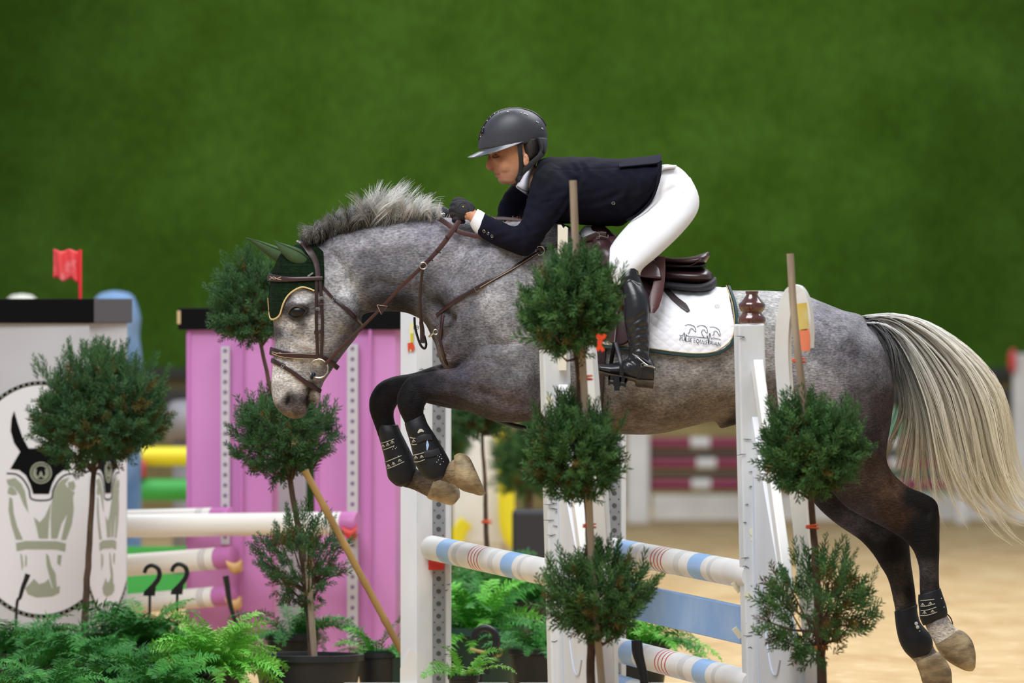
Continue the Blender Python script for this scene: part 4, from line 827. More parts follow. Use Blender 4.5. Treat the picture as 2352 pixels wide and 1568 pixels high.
pos = np.array(rows); sheet(g, pos, np.tile((0,0,1.), pos.shape[:2]+(1,)), 0, .004); obj('jacket_tail', g, navy, jk)
g = G()
for t in ((1516,372,1500,450,.182),):
    pass
edge_ = cr([(1518,370,.165),(1516,400,.185),(1508,432,.19),(1494,462,.19),(1465,492,.19),(1440,506,.17)], 5)
for s in (-1, 1): g.tube([P(a_, b_, s*c_) for a_, b_, c_ in edge_], .0045, 8)
obj('jacket_hem', g, navy, jk)
for q in ((1112.5,530.5), (1122,536), (1131,542), (1409,466)):
    h = cast(TJ, *q); g = G(); ring(g, h[0]+h[1]*.002, .0055, .0011, h[1], 20, k=6); g.ball(h[0]+h[1]*.001, (.0045,.003,.0045), 10, 1); obj('button', g, [steel, blackl], jk)
# shirt collar and cuff
shirt = mat('white_shirt_shaded', 'c4c2cc', .8, bump=.3, bscale=200)  # white cloth, greyed: the collar's shade is put into the colour
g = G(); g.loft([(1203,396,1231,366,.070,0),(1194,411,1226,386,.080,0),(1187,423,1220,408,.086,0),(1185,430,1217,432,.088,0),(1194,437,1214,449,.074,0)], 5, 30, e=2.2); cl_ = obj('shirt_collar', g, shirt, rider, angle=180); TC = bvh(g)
g = G(); strap(g, TC, [(1189,428),(1200,435),(1214,441)], 1.4, .001, .001); obj('collar_trim', g, blackl, cl_)
white = mat('white_breeches', 'e6e6ea', .75, bump=.1, bscale=300)
g = G(); g.loft([(1114,489,1096,539,.037,-.166),(1104,483,1086,528,.037,-.160),(1097,480,1079,514,.035,-.156)], 6, 26); obj('shirt_cuff', g, white, rider, angle=60)
# gloves
glove = mat('glove_grey_black', '2b2b31', .65, bump=.25, bscale=220, spec=.3); 
def hand(px0, py0, Y0, s, flip, label):
    q = lambda a_, b_, c_: (px0+a_*flip*1.0, py0+b_, Y0+s*c_)
    H = G(); 
    def L_(st, n=18): H.loft([(q(r_[0], r_[1], 0)[0], q(r_[0], r_[1], 0)[1], q(r_[2], r_[3], 0)[0], q(r_[2], r_[3], 0)[1], r_[4], Y0+s*r_[5]) for r_ in st], 4, n)
    L_([(34,-10,24,18,.024,.0),(24,-20,14,19,.026,-.0),(6,-26,0,20,.024,-.002),(-8,-26,-8,16,.02,-.002),(-14,-20,-13,10,.012,0)], 22)
    for i in range(4):
        yb = -18+i*11.5; xb = -13+[0,-1.5,0,3][i]; ln = [1,1.08,1,.82][i]; r_ = [.0098,.0102,.0098,.0088][i]
        pts = [q(xb+9, yb+1, -.004), q(xb, yb, -.002), q(xb-6*ln, yb+3, .014), q(xb-5*ln, yb+6, .034), q(xb+6, yb+8, .046), q(xb+16*ln, yb+8, .040), q(xb+21*ln, yb+7, .028)]
        H.tube([P(*z_) for z_ in cr(pts, 4)], r_, 10)
    H.tube([P(*z_) for z_ in cr([q(16,-16,.02), q(4,-24,.03), q(-8,-26,.034), q(-17,-22,.032)], 4)], [.012]*4+[.0115]*4+[.010]*5, 10)
    return H
H = hand(1058, 485, -.150, 1, 1, ''); Rg = remesh(H, .0026, 3); gl = obj('glove', Rg, glove, rider, angle=180, label='black riding glove with gold snap'); TG = bvh(Rg)
g = G(); h = cast(TG, 1064, 475); g.ball(h[0]+h[1]*.001, (.0035,.002,.003), 10); obj('snap', g, mat('gold_snap', 'd8a640', .3, metal=.8), gl)
g = G(); strap(g, TG, [(1052,476),(1058,467),(1068,466),(1075,474),(1076,486)], 1.5, .0005, .0015, sub=5); strap(g, TG, [(1038,484),(1055,488),(1074,494)], 1.4, .0005, .0015); obj('seam', g, mat('seam_black', '121215', .6), gl)
H = hand(1016, 492, .06, 1, 1, ''); 
V_ = np.array(H.v); c_ = V_.mean(0); H.v = [tuple(q_) for q_ in (V_-c_)*np.array([.62,.8,.55])+c_+np.array([0,0,.004])]
obj('glove', remesh(H, .0026, 3), glove, rider, angle=180)
g = G(); g.ball(P(1016,493,.03), (.012,.008,.008), 14); obj('far_hand_glint', g, steel, rider, label='silver glint of the far hand')  # steel ball added to stand for the glint at the far hand
# breeches
Bq = G()
Bq.loft([(1512,380,1500,452,.150,0),(1530,377,1492,465,.165,0),(1556,382,1484,480,.178,0),(1578,400,1478,490,.185,0),(1597,428,1472,500,.178,0),(1602,455,1470,515,.15,0),(1596,480,1480,530,.11,0)], 5, 36)
for s in (-1, 1):
    Bq.loft([(1585,405,1490,470,.10,s*.075),(1604,445,1468,492,.115,s*.10),(1605,478,1452,505,.115,s*.13),(1590,507,1436,522,.105,s*.17),(1562,540,1414,548,.092,s*.215),(1532,569,1398,574,.08,s*.25),(1503,595,1392,598,.072,s*.275),(1482,612,1396,617,.066,s*.29),(1472,625,1402,634,.06,s*.295),(1470,650,1412,655,.05,s*.30)], 5, 30, e=2.1)
R3 = remesh(Bq, .0075, 7); v = R3.v; x, y = PX(v); nrm = vnorm(v, R3.f)
for pl, wd, dep in (([(1500,452),(1530,440),(1565,425)], 5, .004), ([(1495,462),(1530,452),(1575,445)], 5, .004), ([(1530,400),(1545,396)], 4, .003), ([(1480,480),(1500,500),(1520,505)], 6, .004), ([(1440,560),(1455,575)], 7, .003), ([(1500,470),(1540,468),(1570,462)], 4, .003)): dent(pl, wd, dep, 1)
R3.v = v; obj('breeches', R3, white, rider, angle=180)
g = G(); g.loft([(1514,379,1506,440,.155,0),(1526,378,1514,400,.160,0),(1553,379,1550,388,.150,0)], 4, 26); obj('waistband', g, white, rider, angle=180)
# boots
for s in (-1, 1):
    W = G()
    W.loft([(1440,600,1466,600,.022,s*.312),(1430,612,1468,616,.045,s*.308),(1418,630,1471,636,.057,s*.308),(1422,650,1478,653,.061,s*.318),(1429,675,1488,676,.063,s*.335),(1432,705,1493,704,.063,s*.348),(1434,738,1493,740,.058,s*.357),(1440,770,1493,775,.05,s*.365),(1444,795,1492,802,.044,s*.372),(1444,815,1494,824,.042,s*.378),(1442,835,1501,845,.043,s*.382)], 5, 30)
    W.loft([(1503,836,1502,880,.026,s*.384),(1492,822,1492,882,.036,s*.384),(1470,815,1470,880,.040,s*.384),(1448,820,1448,875,.043,s*.384),(1425,830,1425,869,.046,s*.384),(1400,835,1400,862,.046,s*.384),(1378,835,1378,855,.038,s*.384),(1364,838,1364,849,.022,s*.384),(1359,841,1359,845,.006,s*.384)], 5, 26)
    Rb = remesh(W, .0065, 5); v = Rb.v; x, y = PX(v); nrm = vnorm(v, Rb.f)
    for k_, pl in enumerate(([(1440,745),(1462,735),(1480,722)], [(1442,765),(1462,752),(1485,748)], [(1443,780),(1465,768),(1490,765)], [(1445,792),(1468,785),(1491,788)], [(1446,806),(1470,800),(1491,806)], [(1440,822),(1462,815),(1485,826)], [(1432,830),(1445,842),(1456,856)], [(1445,825),(1462,838),(1468,860)], [(1430,648),(1450,640),(1470,650)])): dent(pl, 4.2, .0055, 1)
    Rb.v = v; bt = obj('riding_boot', Rb, mat('boot_leather', '18181c', .3, bump=.1, bscale=50, spec=.6, detail=6), rider, angle=180); Tb = bvh(Rb)
    g = G(); g.loft([(1502,872,1500,892,.034,s*.384),(1480,870,1478,890,.036,s*.384),(1463,868,1461,887,.036,s*.384),(1459,868,1457,877,.04,s*.384),(1440,863,1438,873,.045,s*.384),(1405,857,1402,866,.047,s*.384),(1378,850,1375,860,.04,s*.384),(1364,845,1363,853,.024,s*.384),(1358,842,1359,846,.008,s*.384)], 5, 24, e=3); obj('sole', g, mat('dirty_sole', '4d3c22', .9, col2='2a241c', scale=30, bump=1, bscale=90), bt, angle=60)
    g = G(); g.tube([P(a_, b_, s*.384-s*0-.0) + Vector((0, (-.046 if s < 0 else .046), 0)) for a_, b_ in cr([(1452,812),(1470,826),(1485,838),(1503,845)], 4)], .003, 6)
    q_ = -.05 if s < 0 else .05
    g.tube([P(1478,838,s*.384)+Vector((0,q_,0)), P(1500,842,s*.384)+Vector((0,q_,0)), P(1507,846,s*.384)], .0035, 8); g.ball(P(1507,847,s*.384), .004, 8)
    c = P(1476,838,s*.384)+Vector((0,q_,0)); g.tube([c+Vector((-.006,0,.006)), c+Vector((.006,0,.006)), c+Vector((.006,0,-.006)), c+Vector((-.006,0,-.006)), c+Vector((-.006,0,.006))], .0016, 6); obj('spur', g, steel, bt)
    g = G(); strap(g, Tb, [(1455,815),(1472,822),(1490,835),(1500,842)], 5, .001, .003, s > 0); strap(g, Tb, [(1474,842),(1472,858),(1462,872)], 7, .001, .003, s > 0); obj('spur_strap', g, blackl, bt)
    g = G(); strap(g, Tb, [(1437,606),(1446,600),(1456,597),(1464,606),(1468,620)], 4, .001, .003, s > 0); obj('top_piping', g, mat('piping_black', '0d0d10', .3), bt)
    if s < 0:
        g = G(); h = cast(Tb, 1465, 625)[0]; g.tube([h+Vector((-.006,-.004,.009)), h+Vector((.002,-.004,.006)), h+Vector((.005,-.004,-.010)), h+Vector((-.002,-.004,-.008)), h+Vector((-.006,-.004,.009))], .0016, 6); obj('zip_pull', g, mat('pale_gold', 'c8c29a', .3, metal=.5), bt)
# ---------------------------------------------------------------- the oxer: poles, plank and standards
DIR = Vector((.157, -.988, 0)).normalized(); SIDE = Vector((.988, .157, 0)).normalized()
white_p = mat('white_gloss_paint', 'ecebea', .4, col2='dcdad8', scale=3, bump=.2, bscale=30, spec=.4)
birch = mat('birch_paint', 'dfe0e2', .6, col2='c9cccf', scale=7, stretch=(1,1,.4), bump=.3, bscale=40, col3='3a3f46', scale3=22, nmix3=(.715,.735), mulnoise=[(5,(1,1,.5),.93,1.04)])
panelm = mat('wing_paint', 'e3e4e9', .5, col2='cfd2da', scale=2.2, stretch=(1,1,.25), bump=.2, bscale=12)
blue_p = mat('blue_paint', 'a0c6f0', .4, col2='92b9e8', scale=6); red_p = mat('red_stripe', 'c4554e', .5); grey_p = mat('grey_film', 'c9cacb', .5)
def pole(name, A, D_, L, r, bands, mats, label, group, cups=()):
    A = Vector(A); D_ = Vector(D_).normalized(); cut = sorted(set([0, .004, .996, 1]+[b[0] for b in bands]+[b[1] for b in bands]+list(np.linspace(0, 1, 24))))
    g = G(); n = 28; a = D_.orthogonal().normalized(); b_ = D_.cross(a); v = []; f = []; ms = []
    for t in cut:
        rr = r*(.93 if t in (0, 1) else 1)
        for j in range(n): th = 2*math.pi*j/n; v.append(A+D_*L*t+(a*math.cos(th)+b_*math.sin(th))*rr)
    for i in range(len(cut)-1):
        mid = (cut[i]+cut[i+1])/2; mi = 0
        for s_, e_, k in bands:
            if s_ <= mid <= e_: mi = k
        for j in range(n): f.append((i*n+j, i*n+(j+1) % n, (i+1)*n+(j+1) % n, (i+1)*n+j)); ms.append(mi)
    f.append(tuple(range(n))[::-1]); f.append(tuple((len(cut)-1)*n+j for j in range(n))); ms += [0, ms[-1]]
    g.v = v; g.f = f; g.m = ms; return obj(name, g, mats, label=label, cat='jump pole', group=group, angle=50)
PM = [white_p, blue_p, red_p, grey_p]
def bnd(o=0):
    q = [(.12+o,.22+o,1),(.25+o,.29+o,3)]
    for k in range(4): q.append((.385+o+k*.024, .393+o+k*.024, 2))
    return q+[(.545+o,.585+o,3),(.645+o,.735+o,1),(.775+o,.80+o,3)]
zA = .604; a0 = P(993, 1258, 1.5); b0 = P(1402, 1262, 1.5)
pole('jump_pole', a0, DIR, 3.0, .0485, bnd(.02), PM, 'white and sky-blue banded pole resting in the red cup left of the tall topiary', 'blue banded poles')
pole('jump_pole', b0, DIR, 3.0, .0485, bnd(), PM, 'white and sky-blue banded top pole above the blue plank', 'blue banded poles')
pole('jump_pole', Vector((b0.x, 1.5, .216)), DIR, 3.0, .0485, bnd(.03), PM, 'white and sky-blue banded pole just below the blue plank', 'blue banded poles')
pole('jump_pole', Vector((b0.x-.01, 1.5, .075)), DIR, 3.0, .0485, [(0,.2,1),(.45,.6,1)], PM, 'lowest blue and white pole near the ground under the right-hand fence', 'blue banded poles')
g = G(); p0 = Vector((b0.x+.01, 1.47, .4165)); g.beam(p0, p0+DIR*2.97, .03, .135, SIDE); bevel(obj('plank', g, mat('blue_plank', '86b0e8', .5, col2='9dc0ee', scale=4, stretch=(2,.6,1), bump=.4, bscale=30, nmix=(.45,.7)), label='solid light-blue wooden plank between the two right-hand posts', cat='jump plank', smooth=False), .004)
# yellowish cups holding the right-hand rails
def L2(s, t, z, o): return Vector(o)+DIR*s+SIDE*t+Vector((0,0,z))
def wing(px0, topy, label, arch, extra=None):
    """near standard: px0 is the picture x of the post's left edge"""
    Y0 = -1.42; r = empty('wing_standard', Vector((P(px0+35, 0, Y0).x, Y0, 0)), label, 'jump standard', 'near standards of the oxer')
    base = P(px0+32, topy, Y0); zt = base.z; o = Vector((base.x+.012, Y0, 0))
    g = G(); lean = Vector((-.022, 0, 0))
    g.beam(o+Vector((.014,0,0)), o+lean+Vector((0,0,zt)), .095, .095, SIDE); p_ = obj('post', g, birch, r, smooth=False); bevel(p_, .006)
    # sloping wing boards running outwards from the post
    g = G(); g.beam(L2(.06,-.005,zt-.14,o), L2(.62,.0,.55,o), .035, .06, SIDE); bevel(obj('top_rail', g, white_p, r, smooth=False), .005)
    g = G(); g.poly([L2(.04,-.02,.05,o), L2(.04,-.02,zt-.32,o), L2(.12,-.02,zt-.42,o), L2(.54,-.02,.62,o), L2(.72,-.02,.47,o), L2(.90,-.02,.33,o), L2(.97,-.02,.05,o)], SIDE*.02); obj('wing_panel', g, panelm, r, smooth=False)
    for q_ in ([(.07,.95),(.09,.75),(.13,.5),(.19,.2),(.22,.08)], [(.24,.62),(.27,.50),(.33,.38),(.42,.285),(.52,.275),(.58,.33)]):
        g = G(); g.tube([L2(a_, -.022, b_, o) for a_, b_ in cr(q_, 5)], .0032, 6); obj('moulding', g, mat('blue_grey_line', 'bcc4d2', .5), r)
    g = G(); g.beam(L2(-.05,0,.04,o), L2(1.1,0,.04,o), .07, .08, SIDE); bevel(obj('foot', g, white_p, r, smooth=False), .006)
    g = G(); g.beam(L2(.3,-.35,.03,o), L2(.3,.35,.03,o), .07, .06, DIR); bevel(obj('foot', g, white_p, r, smooth=False), .006)
    # bowed outer upright, hooked over at the top
    q = cr(arch, 5); Ya = -2.02; v = []
    pos = np.array([tuple(P(a, b, Ya)) for a, b in q]); tn = np.gradient(pos, axis=0); side = np.cross(tn, (0,1,0)); side /= np.linalg.norm(side, axis=1)[:, None]
    wv = np.interp(np.linspace(0,1,len(pos)), [0,.08,.3,1], [.03,.045,.045,.05])
    g = G(); vv = []
    for i in range(len(pos)):
        p = Vector(pos[i]); s_ = Vector(side[i])*wv[i]/2; dy = Vector((.015, .12, 0))
        vv += [p-s_, p+s_, p+s_+dy, p-s_+dy]
    ff = [(i*4+j, i*4+(j+1) % 4, (i+1)*4+(j+1) % 4, (i+1)*4+j) for i in range(len(pos)-1) for j in range(4)]+[(3,2,1,0), tuple((len(pos)-1)*4+j for j in range(4))]
    g.add(vv, ff); bevel(obj('curved_upright', g, white_p, r, angle=40), .005)
    rm = np.random.default_rng(px0); g = G(); top_ = P(px0, topy, Y0-.06).z    # painted birch dashes on the post
    for k in range(26):
        z_ = rm.uniform(.08, top_-.03); f_ = (z_/zt); cx_ = o.x+.014*(1-f_)-.022*f_+rm.uniform(-.04, .035); w_ = rm.uniform(.006, .02); y_ = o.y-.0495-.157*(cx_-o.x)*.0; y_ += (cx_-(o.x))*.157
        g.tube([Vector((cx_-w_, y_-w_*.157, z_+rm.normal(0,.002))), Vector((cx_, y_, z_+rm.normal(0,.003))), Vector((cx_+w_, y_+w_*.157, z_+rm.normal(0,.003)))], [.0008,.0016,.0008], 5)
    obj('bark_dashes', g, mat('dash_dark','4a5058',.7), r)
    g = G()
    for k in range(7):
        z_ = rm.uniform(.1, top_-.1); f_ = z_/zt; cx_ = o.x+.014*(1-f_)-.022*f_+rm.uniform(-.03,.03); n_ = 10; a_, b_ = rm.uniform(.010,.018), rm.uniform(.012,.024)
        g.poly([Vector((cx_+a_*math.cos(6.283*j/n_)*rm.uniform(.8,1.2), o.y-.0475+.157*(cx_-o.x+a_*math.cos(6.283*j/n_))-.0012, z_+b_*math.sin(6.283*j/n_)*rm.uniform(.8,1.2))) for j in range(n_)], (0,.0008,0))
    obj('paint_patches', g, mat('patch_cream','e4e2c8',.6), r, smooth=False)
    if extra: extra(r, o, zt)
    return r
def exB(r, o, zt):
    g = G(); c = P(1727, 742, -1.42); k = 1/652
    g.lathe((c.x, c.y, c.z), [(30*k,0),(32*k,6*k),(31*k,13*k),(25*k,19*k),(22*k,24*k),(27*k,30*k),(30*k,36*k),(31*k,43*k),(26*k,48*k),(20*k,55*k),(15*k,62*k),(13*k,66*k),(15*k,69*k),(15*k,74*k)], 32)
    obj('finial', g, mat('brown_glazed', '5a2c22', .15, coat=1, col2='45201a', scale=20), r, angle=60, label='glossy brown turned finial')
    Y_ = -2.06
    for m_, q, nm in ((mat('yellow_tape', 'd9b53a', .5, col2='dcd9b0', scale=10), [(1841,696),(1844,720),(1846,758)], 'yellow_ribbon'), (mat('orange_tape', 'f08660', .55), [(1846,756),(1849,778),(1848,806)], 'orange_ribbon')):
        g = G(); p_ = np.array([tuple(P(a, b, Y_)) for a, b in cr(q, 5)]); band(g, p_, np.tile((0,-1,0),(len(p_),1)), np.gradient(p_, axis=0), .036, 0, .008); obj(nm, g, m_, r)
    for y_, x_ in ((1345,1688),(1450,1690)):
        g = G(); c = P(x_+4, y_, -1.30); g.beam(c+Vector((-.012,0,.012)), c+Vector((.012,0,-.02)), .06, .02, (0,1,0)); obj('jump_cup', g, mat('cream_cup', 'd9ceb0', .5), r)
wing(1695, 744, 'white wing standard topped by a glossy brown finial', [(1853,800),(1850,760),(1846,718),(1838,684),(1825,668),(1810,684),(1799,730),(1795,800),(1798,870),(1806,950),(1822,1080),(1836,1200),(1848,1330),(1858,1450),(1866,1568),(1874,1735)], exB)
def exA(r, o, zt):
    g = G(); Y_ = -1.5; q = [(1281,640),(1281,516),(1287,516),(1293,526),(1298,520),(1303,524),(1302,640),(1300,850),(1282,850)]
    g.poly([P(a, b, Y_) for a, b in q], (.003,.03,0)); obj('picket', g, mat('cream_paint', 'e9e2cf', .5), r, smooth=False, label='tall cream picket with notched top')
wing(1248, 802, 'white wing standard hidden behind the tall three-ball topiary, with a notched picket', [(1345,760),(1349,830),(1353,880),(1358,950),(1366,1050),(1374,1150),(1381,1260),(1388,1380),(1394,1500),(1400,1735)], exA)
galv = mat('galvanised_strip', '9a9da2', .45, metal=.35, col2='86898e', scale=8); hole = mat('dark_hole', '4a4c50', .8)
def far_std(px0, px1, sx0, sx1, topy, label, extra=None, Y0=1.62):
    r = empty('post_standard', Vector((P((px0+px1)/2, 0, Y0).x, Y0, 0)), label, 'jump standard', 'far standards of the oxer')
    a, b = P(px0, topy, Y0), P(px1, topy, Y0); g = G(); g.box((a.x, Y0, 0), (b.x, Y0+.10, a.z)); bevel(obj('post', g, birch, r, smooth=False), .005)
    a, b = P(sx0, topy+12, Y0), P(sx1, topy+12, Y0); g = G(); g.box((a.x, Y0-.006, .03), (b.x, Y0, a.z)); cx = (a.x+b.x)/2; z = a.z-.03
    while z > .08:
        for dx, dz, rr in ((0,0,.0095),(-.017,-.024,.003),(.017,-.024,.003)):
            n = 12; g.add([(cx+dx+rr*math.cos(2*math.pi*k/n), Y0-.0075, z+dz+rr*math.sin(2*math.pi*k/n)) for k in range(n)]+[(cx+dx+rr*math.cos(2*math.pi*k/n), Y0-.004, z+dz+rr*math.sin(2*math.pi*k/n)) for k in range(n)], [tuple(range(n)), tuple(range(n,2*n))]+[(k,k+n,(k+1)%n+n,(k+1)%n) for k in range(n)], 1)
        z -= .0485
    obj('pin_strip', g, [galv, hole], r, smooth=False)
    rm = np.random.default_rng(px0); g = G(); A_ = P(px0, topy, Y0)
    for k in range(34):
        w_ = rm.uniform(.006,.016); cx_ = rm.uniform(A_.x+w_, P(px1,0,Y0).x-w_); z_ = rm.uniform(.06, A_.z-.05)
        if P(sx0,0,Y0).x-.02 < cx_ < P(sx1,0,Y0).x+.0: continue
        g.tube([Vector((cx_-w_,Y0-.001,z_)), Vector((cx_,Y0-.0015,z_+rm.normal(0,.003))), Vector((cx_+w_,Y0-.001,z_+rm.normal(0,.003)))], [.0008,.0016,.0008], 5)
    obj('bark_dashes', g, mat('dash_dark','4a5058',.7), r)
    g = G(); g.box((a.x-.35, Y0+.02, 0), (b.x+.25, Y0+.09, .07)); bevel(obj('foot', g, white_p, r, smooth=False), .006)
    if extra: extra(r, Y0)
def exF(r, Y0):
    g = G(); c = P(1006, 1285, Y0-.05); k = 1/590
    g.box((c.x-22*k, Y0-.03, c.z-24*k), (c.x+14*k, Y0-.008, c.z+2*k)); g.poly([Vector((c.x+a_*k, Y0-.10, c.z+b_*k)) for a_, b_ in ((-25,18),(-19,18),(-8,0),(12,-6),(16,-4),(16,-12),(-12,-8),(-22,2))], (0,.09,0))
    n = 14; th = [math.radians(200+140*i/n) for i in range(n+1)]
    pts = [Vector((c.x-2*k+.058*math.cos(t), Y0-.09, c.z+24*k+.058*math.sin(t)*.75)) for t in th]+[Vector((c.x-2*k+.050*math.cos(t), Y0-.09, c.z+24*k+.050*math.sin(t)*.75)) for t in th[::-1]]
    g.poly(pts, (0,.09,0)); obj('jump_cup', g, mat('red_plastic', 'd0342c', .45), r, label='red plastic pole cup')
    g = G(); a, b = P(920, 700, Y0+.06), P(960, 700, Y0+.06); g.box((a.x, Y0+.05, 0), (b.x, Y0+.09, 1.58)); bevel(obj('side_board', g, panelm, r, smooth=False), .004)
    g = G(); g.poly([P(*q, Y0+.04) for q in ((919,1568),(919,1535),(932,1505),(945,1488),(962,1500),(975,1540),(975,1620),(919,1620))], (0,.03,0)); obj('foot_bracket', g, white_p, r, smooth=False)
    for q, m_ in (([(940,742),(950,742),(950,800),(942,808)], mat('pale_sticker','e3dcae',.5)), ([(943,765),(949,765),(949,785),(943,788)], mat('yellow_sticker','c9bb2a',.5)), ([(936,788),(948,786),(953,798),(948,808),(942,800),(937,810)], mat('red_sticker','d44a26',.5))):
        g = G(); g.poly([P(a_, b_, Y0+.044-(.002 if m_.name != 'pale_sticker' else 0)) for a_, b_ in q], (0,.002,0)); obj('sticker', g, m_, r, smooth=False)
far_std(958, 1036, 993, 1022, 700, 'white birch-patterned post with a red pole cup, behind the horse\'s forelegs', exF)
far_std(1375, 1438, 1397, 1425, 760, 'white post with grey perforated strip behind the tall topiary, carrying the blue plank')

# ---------------------------------------------------------------- fence behind: logo pillar, pink pillars, white and pink poles
def slab_pillar(name, c0, c1, c2, z0, z1, m0, m1, label, cat, cap=None, capz=None, over=.03, group=None):
    """c0 front left, c1 shared corner, c2 back right (plan points)"""
    r = empty(name, (c1[0], c1[1], 0), label, cat, group)
    c3 = (c0[0]+c2[0]-c1[0], c0[1]+c2[1]-c1[1]); pl = [c0, c1, c2, c3]
    g = G(); v = [(x_, y_, z0) for x_, y_ in pl]+[(x_, y_, z1) for x_, y_ in pl]
    g.add(v, [(3,2,1,0),(4,5,6,7),(0,1,5,4),(1,2,6,5),(2,3,7,6),(3,0,4,7)]); b_ = obj('panel', g, m0, r, smooth=False)
    if cap:
        cx, cy = np.mean(pl, 0); g = G(); e = [(x_+(over if x_ > cx else -over), y_+(over if y_ > cy else -over)) for x_, y_ in pl]
        v = [(x_, y_, z1) for x_, y_ in e]+[(x_, y_, capz) for x_, y_ in e]
        g.add(v, [(3,2,1,0),(4,5,6,7),(0,1,5,4),(1,2,6,5),(2,3,7,6),(3,0,4,7)]); g.m = [0,0,0,1,0,0]; bevel(obj('cap', g, cap, r, smooth=False), .004)  # right face of the black cap painted grey for the light on it
    return r
pm = mat('pillar_white', 'c9c8ce', .6, col2='bebcc2', scale=1.5, spec=.2)
Yc = 4.0; A0, A1, A2 = P(-70,900,Yc+.14), P(205,900,Yc), P(292,900,Yc+.42)
pil = slab_pillar('logo_pillar', (A0.x,A0.y), (A1.x,A1.y), (A2.x,A2.y), .02, P(0,742,Yc).z, pm, pm, 'white square fence pillar with printed horse-head emblem and black cap', 'fence pillar',
    [mat('cap_black','0c0c0e',.7,spec=.1), mat('cap_black_lit_side','5a585c',.7,spec=.2)], P(0,686,Yc).z, .022)
def face_pt(px, py, side, off):
    if side == 0:
        t = (px+70)/275.; b_ = Vector((A0.x,A0.y,0)).lerp(Vector((A1.x,A1.y,0)), t); n_ = Vector((A1.y-A0.y, -(A1.x-A0.x), 0)).normalized()
    else:
        q = 247+(px-95)*.335; t = (q-205)/87.; b_ = Vector((A1.x,A1.y,0)).lerp(Vector((A2.x,A2.y,0)), t); n_ = Vector((A2.y-A1.y, -(A2.x-A1.x), 0)).normalized()
    return Vector((b_.x, b_.y, P(0, py, Yc).z))+n_*off
def clipx(pl, lo, hi):
    for s_, lim in ((1, lo), (-1, hi)):
        out = []
        for i in range(len(pl)):
            a, b = pl[i-1], pl[i]; ia, ib = s_*(a[0]-lim) >= 0, s_*(b[0]-lim) >= 0
            if ia != ib: t = (lim-a[0])/(b[0]-a[0]); out.append((lim, a[1]+(b[1]-a[1])*t))
            if ib: out.append(b)
        pl = out
        if not pl: return pl
    return pl
lw, lk, lg = mat('logo_white','e6e4ea',.55), mat('logo_black','0b0c0e',.75,spec=.1), mat('logo_greygreen','9da290',.55)
EL = lambda a, b, n=60: [(95+a*math.cos(2*math.pi*i/n), 1148+b*math.sin(2*math.pi*i/n)) for i in range(n)]
mir = lambda pl: [(190-a, b) for a, b in pl][::-1]
hood = [(33,944),(27,962),(25,990),(33,1018),(47,1038),(24,1078),(45,1080),(60,1092),(70,1112),(77,1135)]; hood2 = [(41,972),(52,1004),(66,1030)]
def stroke(pts, w):
    p = np.array(pts, float); t = np.gradient(p, axis=0); t /= np.linalg.norm(t, axis=1)[:, None]; n_ = np.c_[-t[:,1], t[:,0]]*w/2; return [tuple(q) for q in p+n_], [tuple(q) for q in p-n_]
